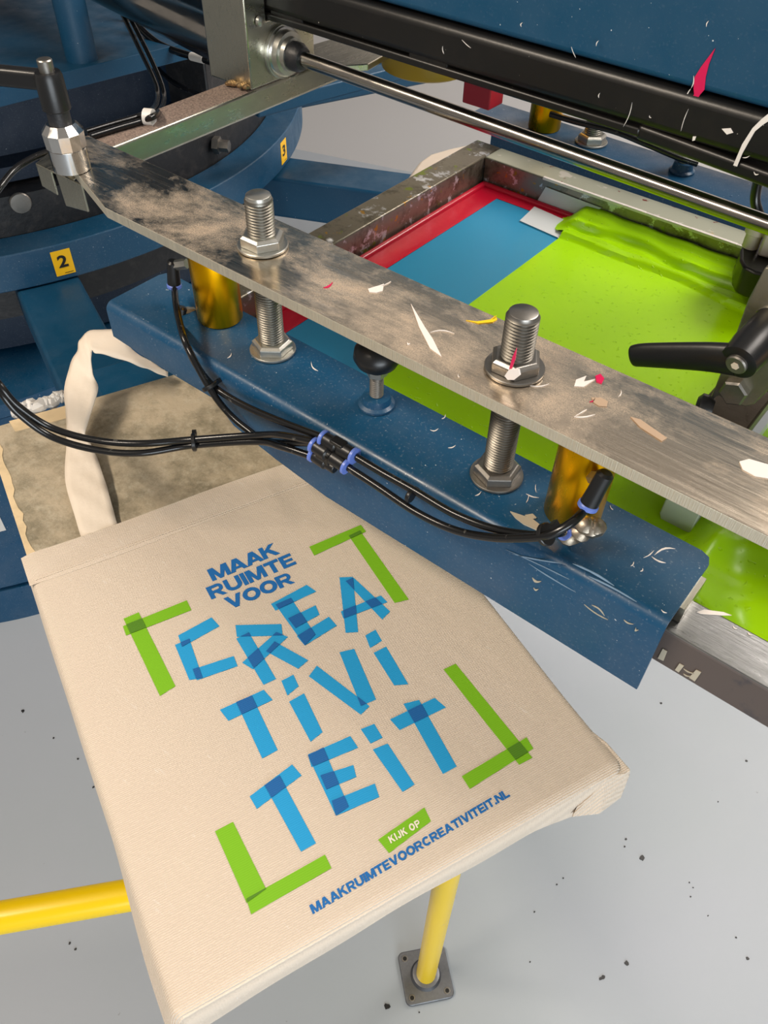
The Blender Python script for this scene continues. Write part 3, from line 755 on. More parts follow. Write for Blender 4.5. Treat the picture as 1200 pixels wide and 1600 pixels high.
speckle(bar, bz, [scr((505,450),(520,441),1.5), [(930,588),(938,585),(944,592),(940,600),(932,597)], scr((921,628),(930,622),1,2)], 'pink_fleck', PINK)
speckle(bar, bz, [[(728,501),(745,503),(766,500),(774,494),(777,500),(770,504),(748,506)], scr((768,500),(776,493),.8)], 'yellow_fleck', YELI)
speckle(bar, bz, [[(924,622),(938,622),(950,628),(948,636),(936,635),(928,630)], [(985,652),(1000,656),(1042,685),(1034,690),(1000,668)]], 'beige_smear', Mat('beige_dry_ink', srgb(170, 145, 120), .6).m)

# ------------------------------------------------------------------ threaded rods with nuts
def nut(m, c, z0, af, hgt, phase):
    rc = af/2/math.cos(PI/6)
    m.lathe(Vector((c[0], c[1], z0)), (0,0,1), [(0, rc), (hgt-.0025, rc), (hgt, af/2*.97)], 6, phase)
def threaded(c, z0, z1, top_z, mat, label, zb, cat='threaded rod', r=.012):
    t = thing('threaded_rod', (c[0], c[1], z0), label, cat)
    m = MB(); prof = []; z = 0; p = .0026; L = top_z - z0
    prof.append((0, r*.88))
    while z < L - .004: prof += [(z, r*.87), (z + p*.42, r), (z + p*.55, r)]; z += p
    prof += [(L-.003, r*.92), (L-.0005, r*.86), (L, r*.80)]
    m.lathe((c[0], c[1], z0), (0,0,1), prof, 32)
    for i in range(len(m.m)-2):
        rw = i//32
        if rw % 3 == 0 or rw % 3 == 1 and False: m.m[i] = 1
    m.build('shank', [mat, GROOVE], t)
    for ph, zz_ in zip((.15, .55), zb):
        m = MB(); m.lathe((c[0], c[1], zz_), (0,0,1), [(0,.0215),(.0006,.022),(.0022,.022),(.0028,.0215)], 40); m.build('washer', mat, t)
        m = MB(); nut(m, c, zz_+.0028, .0335, .0098, ph); m.build('nut', mat, t, smooth=False, bevel=.0006)
    return t
def zfor(u, v, c):                          # height where the pixel's ray passes a vertical axis
    d = ray(u, v); k = (c[0]*d[0] + c[1]*d[1])/(d[0]**2 + d[1]**2); return CAM[2] + d[2]*k
b1 = (-.4812, .4412); b2 = (-.2222, .4362)
z1t = zfor(403, 303, b1); z2t = zfor(816, 486, b2); print('bolt tops', z1t, z2t)
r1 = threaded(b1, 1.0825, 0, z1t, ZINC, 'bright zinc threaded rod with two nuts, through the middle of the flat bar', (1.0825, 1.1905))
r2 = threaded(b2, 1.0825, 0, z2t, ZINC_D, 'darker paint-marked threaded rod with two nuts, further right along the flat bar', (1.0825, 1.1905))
# paint on the darker one
m = MB()
for (pts, zz_) in (([(795,580),(802,556),(808,543),(806,560),(800,577)], 0),):
    m.extr([V(u, v, b2[1]-.0195) for u, v in pts], (0,-.0008,0))
tag(m.build('pink_fleck', PINK, r2, smooth=False), 'magenta paint streak')
m = MB(); m.extr([V(u, v, b2[1]-.020) for u, v in ((790,586),(797,576),(812,576),(814,585),(805,592),(795,592))], (0,-.0015,0)); m.build('paint_blob', WHITEI, r2)
b3 = (-.4849, 1.066)
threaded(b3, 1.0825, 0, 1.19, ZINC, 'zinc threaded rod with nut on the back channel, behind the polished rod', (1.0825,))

# ------------------------------------------------------------------ gold cylinders
def gold(c, r, z1, label):
    t = thing('air_cylinder', (c[0], c[1], 1.082), label, 'pneumatic cylinder')
    m = MB(); L = z1 - 1.0825; m.lathe((c[0], c[1], 1.0825), (0,0,1), [(0,r*.96),(.0015,r),(L-.001,r),(L,r*.97)], 48); m.build('body', GOLD, t); return t
g1c = (-.560, .4475); g2c = (-.1535, .4405); g3c = (-.560, 1.066)
g1 = gold(g1c, .0225, 1.1795, 'gold cylinder at the left end of the front channel, two hoses plugged in')
g2 = gold(g2c, .0225, 1.1795, 'gold cylinder at the right end of the front channel, smeared with ink')
g3 = gold(g3c, .0225, 1.1795, 'gold cylinder on the back channel, behind the polished rod')
def elbow(par, p_cyl, p_el, p_out, r=.006):
    m = MB(); m.cyl(p_cyl, p_el, r*.85, 6); m.build('fitting_nut', ZINC, par, smooth=False)
    m = MB(); p_el = Vector(p_el); p_out = Vector(p_out); d = (p_out-p_el).normalized()
    m.lathe(p_el - d*r*.9, d, [(0,r*.7),(.002,r),((p_out-p_el).length*.75, r*1.02),((p_out-p_el).length+r*.9, r*1.1)], 20); e = m.build('elbow', BLACK, par)
    m = MB(); m.lathe(p_out, d, [(0,r*1.1),(.001,r*1.22),(.0035,r*1.22),(.004,r*.9)], 24); m.build('release_collar', COLLAR, e)
    return p_out + d*.004
e1o = elbow(g1, V(292,412,.442), V(270,415,.436), V(272,443,.434))
e2o = elbow(g1, V(304,487,.440), V(284,486,.428), V(281,500,.424), .0052)
e3o = elbow(g2, V(925,745,.425), V(942,748,.410), V(921,786,.404), .0062)
e4o = elbow(g2, V(915,828,.430), V(895,832,.412), V(884,832,.404), .0050)
m = MB(); pb = [V(892,822,.405), V(915,818,.412), V(928,826,.418), V(922,838,.410), V(900,842,.402)]

b_ = 0
for k in range(9):
    f_ = k/8; c = V(888 + 44*f_, 832 - 14*f_ + 5*math.sin(k), .407 + .008*f_)
    m.lathe(c - Vector((0,0,.006)), (random.uniform(-.4,.4), random.uniform(-.4,.4), 1), [(0,.004),(.002,.0075),(.006,.0085),(.010,.006),(.012,.002)], 10)
m.build('dried_ink_crust', metal('silvery_dried_ink', srgb(170,160,145), .35, (1,1,1), .7, .4, srgb(150,120,80), .6), g2)
m = MB(); m.extr([U(u, v, 1.0825) for u, v in ((797,800),(815,806),(832,812),(845,822),(838,829),(818,820),(805,810))], (0,0,.001)); m.extr([U(u, v, 1.0825) for u, v in ((820,806),(832,804),(838,810),(828,814))], (0,0,.0012))
tag(m.build('dried_ink_flake', PALEI, smooth=False), 'thin flake of dried beige ink on the blue channel, by the right gold cylinder', 'dried ink')

# clamp stud with black knob
sc_ = (-.3549, .443)
t = thing('hold_down_screw', (sc_[0], sc_[1], 1.0825), 'black mushroom clamp knob on a short stud, under the flat bar', 'knob')
m = MB(); m.lathe((sc_[0], sc_[1], 1.0825), (0,0,1), [(0,.0165),(.002,.0165),(.004,.0135),(.010,.0125),(.0105,.007)], 24); m.build('base_nut', BLUE, t)
m = MB(); prof = [(0,.006)]
for k in range(12): prof += [(k*.002+.0005,.0056),(k*.002+.0015,.0063)]
prof += [(.026,.006)]
m.lathe((sc_[0], sc_[1], 1.0925), (0,0,1), prof, 20); m.build('stud', ZINC_D, t)
m = MB(); m.lathe((sc_[0], sc_[1], 1.116), (0,0,1), [(0,.0095),(.005,.0095)], 6); m.build('lock_nut', ZINC, t, smooth=False)
m = MB(); m.lathe((sc_[0], sc_[1], 1.121), (0,0,1), [(0,.009),(.004,.010),(.007,.0175),(.013,.0205),(.020,.0195),(.026,.014),(.030,.006)], 36); m.build('knob_head', BLACK, t)
sc2 = (-.3515, 1.066)
t = thing('clamp_stud', (sc2[0], sc2[1], 1.0825), 'short threaded clamp stud on the back channel, right of the zinc nut', 'stud')
m = MB(); m.lathe((sc2[0], sc2[1], 1.0825), (0,0,1), [(0,.0165),(.002,.0165),(.004,.0135),(.012,.0125),(.0125,.007)], 24); m.build('base_nut', BLUE, t)
m = MB(); m.cyl((sc2[0], sc2[1], 1.09), (sc2[0], sc2[1], 1.14), .008, 20); m.build('shank', ZINC_D, t)

# ------------------------------------------------------------------ screen frame
X0, X1, Y0, Y1, ZF, ZM = -.6345, .135, .400, 1.012, 1.062, 1.024
sf = thing('screen_frame', ((X0+X1)/2, (Y0+Y1)/2, ZM), 'steel printing screen frame caked with old ink, holding the blue stencil mesh', 'printing screen')
m = MB(); m.box(X0, X0+.040, Y0+.002, Y1, ZM, ZF); m.build('frame_bar', FRAMEM, sf, bevel=.002)
m = MB(); m.box(X0+.0405, X1-.0405, .972, Y1, ZM, ZF-.0002)
for i in range(6):
    f = m.f[i]; nr = (m.v[f[1]]-m.v[f[0]]).cross(m.v[f[2]]-m.v[f[1]]); m.m[i] = 1 if nr.z > abs(nr.x)+abs(nr.y) else 0
m.build('frame_bar', [FRAMEM, PALETOP], sf, bevel=.002)
m = MB(); x_ = -.50
while x_ < X1-.06: m.box(x_, x_+.03, .9705, .9735+random.uniform(0,.0015), ZF-.003, ZF+.0006); x_ += .03
m.build('dried_ink_edge', WHITEI, sf, bevel=.0006)
m = MB(); m.box(X1-.040, X1, Y0+.002, Y1, ZM, ZF); m.build('frame_bar', FRAMEM, sf, bevel=.002)
m = MB(); m.box(X0, X1, Y0, Y0+.040, ZM, ZF-.0001)
for i in range(6):
    f = m.f[i]; nrm = (m.v[f[1]]-m.v[f[0]]).cross(m.v[f[2]]-m.v[f[1]]); m.m[i] = 1 if abs(nrm.y) > abs(nrm.x)+abs(nrm.z) else 0
o = m.build('frame_bar', [FRAME2, BROWN], sf, bevel=.002); tag(o, 'front frame bar with brown side face')
m = MB(); m.box(X0+.002, X1-.002, Y0+.002, Y1-.002, ZM-.0008, ZM-.0001); m.build('mesh', Mat('screen_mesh', srgb(205,205,190), .6).m, sf, smooth=False)
m = MB(); m.box(-.5535, X1-.04, Y0+.04, .9475, ZM, ZM+.0004); m.build('stencil_film', FILM, sf, smooth=False)
m = MB(); m.prism([(-.5945,.440),(-.552,.440),(-.552,.9465),(X1-.05,.9465),(X1-.05,.9715),(-.5945,.9715)], ZM+.0005, ZM+.0012); m.build('red_tape', REDT, sf, smooth=False, bevel=.0003)
m = MB(); m.cyl((-.588,.445,ZM+.002), (-.588,.968,ZM+.002), .0045, 12); m.cyl((-.588,.968,ZM+.002), (.05,.968,ZM+.002), .0045, 12); m.build('sealing_bead', REDT, sf)
m = MB(); zt = ZM+.002
m.extr([U(u, v, zt) for u, v in ((812,345),(835,323),(896,350),(873,372))], (0,0,.0004))
m.extr([V(u, v, .9705) for u, v in ((835,321),(853,292),(940,325),(896,348))], (0,-.0004,0))
m.build('clear_tape', CLEAR, sf, smooth=False)
speckle(sf, Fn(lambda u, v: U(u, v, ZF+.0001), (0,0,1)), [[(1088,957),(1100,953),(1130,957),(1143,962),(1128,962),(1095,960)], scr((1145,978),(1152,983),1), scr((1168,988),(1176,993),1)], 'paint_fleck', WHITEI)
speckle(sf, Fn(lambda u, v: V(u, v, Y0-.0002), (0,-1,0)), [[(1036,1013),(1043,1017),(1037,1032),(1028,1028)], [(1062,1036),(1069,1040),(1061,1050),(1055,1046)], [(1088,1046),(1096,1050),(1086,1064),(1077,1058)], scr((1068,1044),(1086,1052),1), scr((1068,1052),(1080,1056),1)], 'paint_fleck', PALEI)
# ------------------------------------------------------------------ ink
def hfun(x, y):
    base = .0014
    # long ridge against the back bar, in two lapping lips
    endl = sm((x + .452)/.025)
    yb = .903 + .005*math.sin(x*17 + 1) + .003*math.sin(x*41)
    y2 = .932 + .007*math.sin(x*15 + .5) + .003*math.sin(x*37 + 2)
    rid = endl*(.0065*sm((y - yb)/.008) + .0065*sm((y - y2)/.008) + .007*sm((y - .948)/.022) - .0030*math.exp(-((y - y2 + .003)/.004)**2)
          + .0007*math.sin(y*420 + x*30 + 2*math.sin(x*12))*sm((y-yb)/.02) + .0006*math.sin(x*110 + y*60)*sm((y-yb)/.02))
    groove = 0
    # pile pushed up by the squeegee, front right
    px = sm((x + .085)/.03); py = sm((y-.43)/.02)*sm((.72 - y)/.1)
    pile = px*py*(.011 + .006*math.sin(x*70 + y*25) + .004*math.sin(y*80 - x*40))
    fr = math.exp(-((y-.452)/.014)**2)*px*.007
    return base + max(0, rid - groove) + max(0, pile) + fr
m = MB(); xs = np.arange(-.456, .0935, .0026); ys = np.arange(.441, .9715, .0026)
idx = {}
def inside(x, y):
    if x >= -.4325: return True
    if y < .905: return False
    return (x + .4325)**2/(.0235**2) + ((y-.945)/.030)**2 <= 1.0
for i, x in enumerate(xs):
    for j, y in enumerate(ys):
        if inside(x, y):
            xx, yy = x, y
            idx[i, j] = len(m.v); m.v.append(Vector((xx, yy, ZM + .0006 + hfun(xx, yy))))
for (i, j) in list(idx):
    if (i+1, j) in idx and (i, j+1) in idx and (i+1, j+1) in idx:
        m.f.append([idx[i,j], idx[i+1,j], idx[i+1,j+1], idx[i,j+1]]); m.m.append(0)
    elif (i+1, j) in idx and (i+1, j+1) in idx: m.f.append([idx[i,j], idx[i+1,j], idx[i+1,j+1]]); m.m.append(0)
# skirt down to the film along the open left edge
b = len(m.v)
jj = [j for j, y in enumerate(ys) if y < .905]; i0 = min(i for (i, j) in idx if j == jj[0])
for j in jj: p = m.v[idx[i0, j]]; m.v.append(Vector((p.x - .001, p.y, ZM + .0005)))
for k in range(len(jj)-1): m.f.append([b+k, idx[i0, jj[k]], idx[i0, jj[k+1]], b+k+1]); m.m.append(0)
tag(m.build('screen_ink', INK), 'bright lime green ink spread over the screen, ridged along the back bar', 'ink', kind='stuff')
m = MB(); 
for (u, v) in ((875,502),): m.extr([U(u-6,v-3,ZM+.0024),U(u+4,v-1,ZM+.0024),U(u+8,v+4,ZM+.0024),U(u-1,v+6,ZM+.0024)], (0,0,.0003))
# ------------------------------------------------------------------ squeegee with its carriage clamp
sq = thing('squeegee', (-.10, .70, ZM), 'squeegee in a dark metal holder with hex bolt, standing in the green ink at right', 'squeegee')
m = MB(); m.extr([V(u, v, .537) for u, v in ((1040,780),(1030,802),(1034,822),(1072,842),(1096,800),(1070,770))], (0,.35,0)); m.build('blade', Mat('grey_blade', srgb(196,198,200), .35, .2).m, sq, bevel=.001)
m = MB(); m.extr([(-.130,.56,1.062),(-.085,.56,1.062),(-.080,.56,1.108),(-.125,.56,1.108)], (0,.33,0)); m.build('holder', metal('dark_worn_steel', srgb(96,88,78), .3, (1,3,1), .5, .4, srgb(90,80,66)), sq, bevel=.002)
YP = .60
m = MB(); pl = [(1195,418),(1168,470),(1150,520),(1108,628),(1122,618),(1140,628),(1165,636),(1178,632),(1215,596),(1300,560),(1330,420)]
m.extr([V(u, v, YP) for u, v in pl], (0,.008,0)); m.build('bracket_plate', metal('bracket_steel', srgb(160,156,140), .42, (1,1,1), .4), sq, bevel=.0012)
c = V(1150, 609, YP); m = MB(); m.lathe(c, (0,-1,0), [(0,.0118),(.0065,.0118),(.008,.0100),(.0082,.002)], 6, .35); m.build('hex_bolt', ZINC_D, sq, smooth=False)
c = V(1107, 640, .59); m = MB(); m.lathe(c, (-1,-.25,0), [(-.003,.009),(.003,.012),(.008,.012),(.011,.008)], 24); m.build('adjusting_knob', BLACK, sq)
c = V(1168, 450, .62); m = MB(); m.cyl(c, c + Vector((0,.05,0)), .004, 12); 
m = MB(); m.box(-.100, .03, .615, .70, 1.16, 1.205); m.build('clamp_block', metal('bronze_brown_metal', srgb(130, 96, 60), .3), sq, bevel=.003)
# the lever
lv = thing('clamp_lever', V(1152, 566, .56), 'black clamping lever pointing left over the green ink', 'lever')
m = MB(); P = [V(u, v, .560) for u, v in ((992,556),(1010,555),(1060,556),(1110,558),(1150,562))]
rad = [.0105,.0115,.0125,.014,.0165]
b = 0
PP = catmull([P[0] + (P[0]-P[1])*.45] + P, 5); rr = []
nP = len(PP)
for i, p in enumerate(PP):
    f_ = i/(nP-1); r_ = .0086 + .0046*f_
    if i < 5: r_ *= [.10,.66,.86,.95,.99][i]
    tdir = (PP[min(i+1,nP-1)] - PP[max(0,i-1)]).normalized(); y_ = Vector((0,1,0)); y_ = (y_ - tdir*y_.dot(tdir)).normalized(); x_ = tdir.cross(y_)
    for k in range(20):
        a = 2*PI*k/20; m.v.append(p + x_*math.cos(a)*r_ + y_*math.sin(a)*r_*.55)
for i in range(nP-1):
    for k in range(20): m.f.append([i*20+k, i*20+(k+1)%20, (i+1)*20+(k+1)%20, (i+1)*20+k]); m.m.append(0)
m.f.append(list(range(20))[::-1]); m.f.append([(nP-1)*20+k for k in range(20)]); m.m += [0,0]
m.build('arm', BLACK, lv)
hub = V(1152, 568, .553); hub2 = V(1206, 508, .60)
m = MB(); m.lathe(hub, (hub2-hub), [(0,.011),(.0012,.0142),(.02,.0160),((hub2-hub).length,.0150)], 32); m.build('hub', BLACK, lv)
dv = (hub2-hub).normalized()
m = MB(); m.lathe(hub - dv*.003, dv, [(0,.0072),(.001,.0082),(.0035,.0082)], 24); sw = m.build('screw', ZINC_D, lv)
m = MB(); m.lathe(hub - dv*.0036, dv, [(0,.0032),(.0008,.0032)], 6); m.build('socket', CREAM, sw, smooth=False)
m = MB(); m.lathe(hub2, dv, [(0,.0155),(.002,.016),(.004,.0145),(.006,.016),(.008,.0155)], 32); m.build('chrome_ring', CHROME, lv)

# rounded black block, fitting and hose at the right border
c = U(1225, 418, 1.06)
t = thing('carriage_block', (c.x, c.y, 1.05), 'rounded black block with a cream fitting on top, at the right border above the ink', 'machine part')
m = MB(); q = [U(u, v, 1.09) for u, v in ((1157,405),(1158,388),(1166,374),(1182,366),(1260,385),(1300,440),(1215,432),(1180,425),(1163,417))]
m.prism([(p.x, p.y) for p in q], 1.058, 1.09); m.build('body', BLACKM, t, bevel=.003)
m = MB(); q = [U(u, v, 1.0905) for u, v in ((1182,400),(1206,350),(1290,370),(1260,420))]; m.prism([(p.x, p.y) for p in q], 1.0905, 1.125); m.build('cover', CREAM, t, bevel=.003)
m = MB(); p = U(1172, 385, 1.0905); m.cyl(p, p+Vector((0,0,.016)), .009, 20); p2 = p+Vector((0,0,.016)); m.cyl(p2, p2+Vector((0,0,.018)), .0115, 20, .001)
m.cyl(p2+Vector((0,0,.010)), p2+Vector((.03,.0,.010)), .0105, 6); fit = m.build('fitting', CREAM, t)
top = p2 + Vector((0,0,.017))
hs = MB(); hs.tube([top, V(1180,310,top.y+.0), V(1190,262,top.y), V(1200,225,top.y), V(1212,150,top.y)], .0055, 12)
tag(hs.build('air_hose', HOSE), 'black hose rising from the cream fitting at the right border', 'hose')

# ------------------------------------------------------------------ slide rod, its block, support tube, beams
rp0 = V(445, 82, .754); rp1 = V(1140, 330, .754); rdir = (rp1 - rp0).normalized()
t = thing('guide_rod', rp0, 'polished round steel guide rod running above the screen, from the bearing block to the right', 'rod')
m = MB(); m.cyl(rp0 + rdir*.01, rp1 + rdir*.5, .0082, 32); m.build('shaft', RODM, t)
m = MB(); m.lathe(rp0 + rdir*.012, rdir, [(0,.016),(.012,.016),(.018,.0125),(.019,.0084)], 12); m.build('greasy_collar', DARK, t)
t = thing('bearing_block', (-.79, .742, 1.18), 'upright steel block with round bearing, welded on the galvanised tube', 'bracket')
m = MB(); m.extr([(-.8285,.7005,1.1805),(-.8285,.812,1.1805),(-.8285,.812,1.248),(-.8285,.7335,1.248),(-.8285,.7335,1.33),(-.8285,.7005,1.33)], (.0705,0,0)); m.build('block', STEEL, t, bevel=.002)
m = MB(); c = Vector((-.7578, .7545, rp0.z + .0002)); m.lathe(c, (1,0,0), [(0,.029),(.004,.029),(.0045,.025),(.014,.0235),(.0145,.019),(.020,.018)], 40); m.build('bearing', ZINC, t)
m = MB(); m.lathe(c + Vector((0,0,0)), (1,0,0), [(.0042,.0275),(.007,.0275),(.0071,.0255)], 40); m.build('snap_ring', CHROME, t)
m = MB(); p = VX(405, 33, -.757); m.lathe(p, (1,0,0), [(0,.006),(.003,.005),(.0042,.0025)], 16); m.build('screw', ZINC, t)
m = MB()
for k in range(9):
    p = Vector((-.760 + .0008*k*0, .70 - .001, 1.1815)) + Vector((random.uniform(-.035,.004), random.uniform(-.006,.0), random.uniform(0,.004)))
    m.lathe(p, (0,0,1), [(0,.0045),(.002,.0048),(.004,.002)], 8)
m.build('weld_bead', metal('weld_metal', srgb(190,160,120), .3), t)
t = thing('support_tube', (-.76, .65, 1.14), 'square galvanised steel tube with a dusty top, running back from the flat bar', 'tube')
m = MB(); m.box(-.8015, -.7570, .488, 1.20, 1.1520, 1.180)
for i in range(6):
    f = m.f[i]; nr = (m.v[f[1]]-m.v[f[0]]).cross(m.v[f[2]]-m.v[f[1]]); m.m[i] = 1 if nr.z > abs(nr.x)+abs(nr.y) else 0
m.build('tube_wall', [STEEL, STEEL_DUST], t, bevel=.0035, seg=3)
# clamp bracket at the bar's tip
t = thing('hook_bracket', (-.79, .43, 1.15), 'small bent galvanised bracket under the tip of the flat bar', 'bracket')
m = MB(); zb = 1.1795
q = [U(u, v, zb) for u, v in ((55,255),(84,232),(135,262),(112,282))]
m.extr(q, (0,0,-.002)); 
e = q[3]-q[0]; m.extr([q[0], q[0].lerp(q[3],.42), q[0].lerp(q[3],.42)+Vector((0,0,-.026)), q[0]+Vector((0,0,-.024))], (-.0,.002,0))
m.extr([q[0].lerp(q[3],.55), q[3]+(q[3]-q[0])*.25, q[3]+(q[3]-q[0])*.25+Vector((0,0,-.028)), q[0].lerp(q[3],.6)+Vector((0,0,-.034))], (-.0,.002,0))
m.build('bent_plate', STEEL, t, smooth=False, bevel=.0008)
# clamp handle with chrome nut
hc = U(113, 262, 1.1905); hx = (hc.x, hc.y); print('handle axis', hx, [zfor(u, v, hx) for u, v in ((113,225),(110,205),(108,185),(96,110),(90,97))])
t = thing('ratchet_clamp', (hx[0], hx[1], 1.1905), 'black ratchet clamp handle on a faceted chrome nut, at the tip of the flat bar', 'handle')
zz1, zz2, zz3, zz4 = [zfor(u, v, hx) for u, v in ((112,228),(106,190),(91,110),(86,96))]
m = MB(); m.lathe((hx[0],hx[1],1.1905), (0,0,1), [(0,.0180),(zz1-1.1905,.0180)], 36); m.build('spacer', CHROME, t)
m = MB(); m.lathe((hx[0],hx[1],zz1), (0,0,1), [(0,.0178),(.001,.0190),((zz2-zz1)*.68,.0196),(zz2-zz1,.0135)], 12, .2); m.build('chrome_nut', CHROME, t, smooth=False)
m = MB(); m.lathe((hx[0],hx[1],zz2), (0,0,1), [(0,.0105),(.012,.0105)], 28); m.build('sleeve', DARK, t)
m = MB(); m.lathe((hx[0],hx[1],zz2+.012), (0,0,1), [(0,.0125),(.001,.0132),(zz3-zz2-.016,.0126),(zz3-zz2-.012,.0112)], 28)
m.build('barrel', BLACK, t)
m = MB(); zl = zfor(84, 128, hx); zl = zz3 - .012; a = U(84, 126, zl); b_ = U(-60, 112, zl); d_ = (b_-a).normalized(); m.beam(a, b_, Vector((-d_.y, d_.x, 0))*.014, Vector((0,0,.017))); m.build('lever_arm', BLACK, t, bevel=.004, seg=3)
m = MB(); m.lathe((hx[0],hx[1],zz3+.004), (0,0,1), [(-.004,.0066),(zz4-zz3-.002,.0068),(zz4-zz3-.001,.006),(zz4-zz3-.0012,.003)], 24); m.build('cap_screw', ZINC_D, t)

# black beam and blue cover: front face in the plane Y=.735
YB = .735
def face_pt(u, v, Y=YB): return V(u, v, Y)
bl0, bl1 = face_pt(320, -4), face_pt(1190, 277); tp0, tp1 = face_pt(560, 1), face_pt(1200, 181)
def zline(p, q, x): return p.z + (q.z-p.z)*(x-p.x)/(q.x-p.x)
lo0, lo1 = face_pt(400, 18), face_pt(990, 212)
xa, xb = -.93, .25
zt0, zt1 = zline(tp0, tp1, xa), zline(tp0, tp1, xb); zb0, zb1 = zline(lo0, lo1, xa), zline(lo0, lo1, xb)
print('beam z', zt0, zt1, zb0, zb1)
t = thing('black_beam', ((xa+xb)/2, YB+.03, min(zb0, zb1)), 'long black painted beam spotted with paint, under the blue cover', 'beam')
m = MB(); m.extr([(xa, YB, zb0), (xa, YB, zt0), (xa, YB+.06, zt0+.002), (xa, YB+.06, zb0)], (xb-xa, 0, zt1-zt0)); m.build('beam_body', BLACKM, t, bevel=.008, seg=3)
q0, q1 = face_pt(1000, 205), face_pt(1190, 275)
lz0, lz1 = face_pt(420, 27), face_pt(800, 146)
m = MB(); ra, rb_ = lz0.x - .2, face_pt(1000, 200).x
r0z, r1z = zline(lz0, lz1, ra), zline(lz0, lz1, rb_)
m.extr([(ra, YB, r0z-.004), (ra, YB, r0z+.004), (ra, YB+.012, r0z+.004), (ra, YB+.012, r0z-.004)], (rb_-ra, 0, r1z-r0z))
for xx in (ra+.02, ra+.2, lz1.x-.13): zc = zline(lz0, lz1, xx); m.box(xx, xx+.05, YB+.002, YB+.01, zc, zc+.02)
m.build('cable_rail', BLACKM, t, bevel=.002)
m = MB(); xr0 = face_pt(1000, 205).x - .004
m.extr([(xr0, YB+.001, zline(bl0, bl1, xr0)*0 + face_pt(1000,222).z), (xr0, YB+.001, zb0 + (zb1-zb0)*(xr0-xa)/(xb-xa)+.01), (xr0, YB+.05, zb0 + (zb1-zb0)*(xr0-xa)/(xb-xa)+.01), (xr0, YB+.05, face_pt(1000,222).z)], (xb-xr0, 0, (q1.z-q0.z)/(q1.x-q0.x)*(xb-xr0)))
m.build('lower_skirt', BLACKM, t, bevel=.004, seg=3)
fb = Fn(lambda u, v: V(u, v, YB-.0002), (0,-1,0))
speckle(t, fb, [scr((936,63),(932,72),.8), scr((988,160),(974,198),.7,-3), scr((1076,170),(1064,205),.6), scr((893,73),(900,90),.5,1), scr((1015,180),(1018,184),.8), scr((938,145),(936,153),.8), scr((692,72),(694,84),.6), scr((722,62),(736,75),.5,1), [(1083,213),(1088,213),(1086,219),(1082,220)], [(1128,201),(1142,200),(1146,207),(1136,210)],
                [(1146,258),(1160,225),(1176,200),(1190,186),(1200,178),(1212,182),(1192,195),(1180,205),(1170,222),(1160,240),(1152,260)], scr((1178,268),(1186,272),1.5), scr((1160,246),(1172,243),.8)], 'paint_fleck', WHITEI)
t = thing('blue_cover', ((xa+xb)/2, YB+.1, zt0), 'large smooth blue painted cover above the black beam, with a magenta ink splash', 'machine cover')
m = MB(); yc = YB + .004
m.extr([(xa, yc, zt0+.0025), (xa, yc, 1.415), (xa, yc+.03, 1.44), (xa, yc+.22, 1.44), (xa, yc+.22, zt0+.0025)], (xb-xa, 0, zt1-zt0)); m.build('panel', BLUE_S, t, bevel=.006, seg=3)
fb = Fn(lambda u, v: V(u, v, yc-.0002), (0,-1,0))
speckle(t, fb, [[(1118,75),(1108,100),(1103,120),(1101,140),(1094,148),(1088,158),(1080,156),(1085,147),(1084,138),(1086,120),(1096,104),(1108,88)]], 'magenta_splash', PINK)
speckle(t, fb, [scr((1084,118),(1080,138),.9,-2), scr((1080,138),(1072,153),.8,1), scr((1062,153),(1076,152),.8), scr((1108,32),(1104,42),.8), scr((817,35),(815,42),.9,2)], 'paint_fleck', WHITEI)
# stuff below and behind the beam
t = thing('yellow_wheel', V(668, 104, .95), 'dark yellow wheel partly hidden under the black beam', 'wheel')
m = MB(); c = V(668, 92, .95); m.lathe(c - Vector((0,0,.012)), (0,0,1), [(0,.052),(.004,.060),(.012,.062),(.03,.060)], 40); m.build('rim', Mat('dirty_yellow', srgb(150,120,20), .4).m, t)
m = MB(); m.lathe(c - Vector((0,0,.016)), (0,0,1), [(0,.02),(.006,.02)], 20); m.build('hub', DARK, t)
t = MB(); p = V(752, 162, 1.00); t.box(p.x-.022, p.x+.022, .985, 1.02, p.z, p.z+.09); tag(t.build('red_block', REDB, bevel=.002), 'small red block hanging behind the black beam', 'machine part')
# blue beam behind
p0 = V(455, 168, 1.02); p1 = V(640, 120, 1.16)
m = MB(); a = U(472, 149, .99); b_ = U(645, 104, .99); d_ = (b_-a).normalized(); m.beam(a - d_*.1, b_ + d_*.35, Vector((-d_.y, d_.x, 0))*.03, Vector((0,0,.026)))
tag(m.build('back_arm', BLUE_S, bevel=.003), 'slanting blue arm seen behind the guide rod, left of the white wall', 'machine arm')
m = MB(); p = V(600, 75, 1.12); m.prism([tuple(U(u, v, 1.19)[:2]) for u, v in ((470,75),(520,60),(610,80),(575,100),(500,105))], 1.182, 1.19)
tag(m.build('steel_plate', STEEL, smooth=False, bevel=.001), 'bent bright steel plate at the far end of the galvanised tube', 'plate')
m = MB(); a = U(720,160,1.16); m.beam((-.62, 1.16, 1.15), (.2, 1.12, 1.13), (0,.05,0), (0,0,.05)); tag(m.build('far_beam', BLUE, bevel=.003), 'bright blue beam glimpsed through the slot of the black beam', 'beam')
# steel cylinder behind the block
t = thing('steel_cylinder', V(250, 35, .80), 'thick polished steel cylinder left of the bearing block', 'cylinder')
c0 = V(345, 52, .80); c1 = U(205, -14, c0.z); dd = (c1-c0).normalized()
m = MB(); m.cyl(c0 - dd*.035, c0 + dd*.8, .036, 48); m.build('tube', RODM, t)

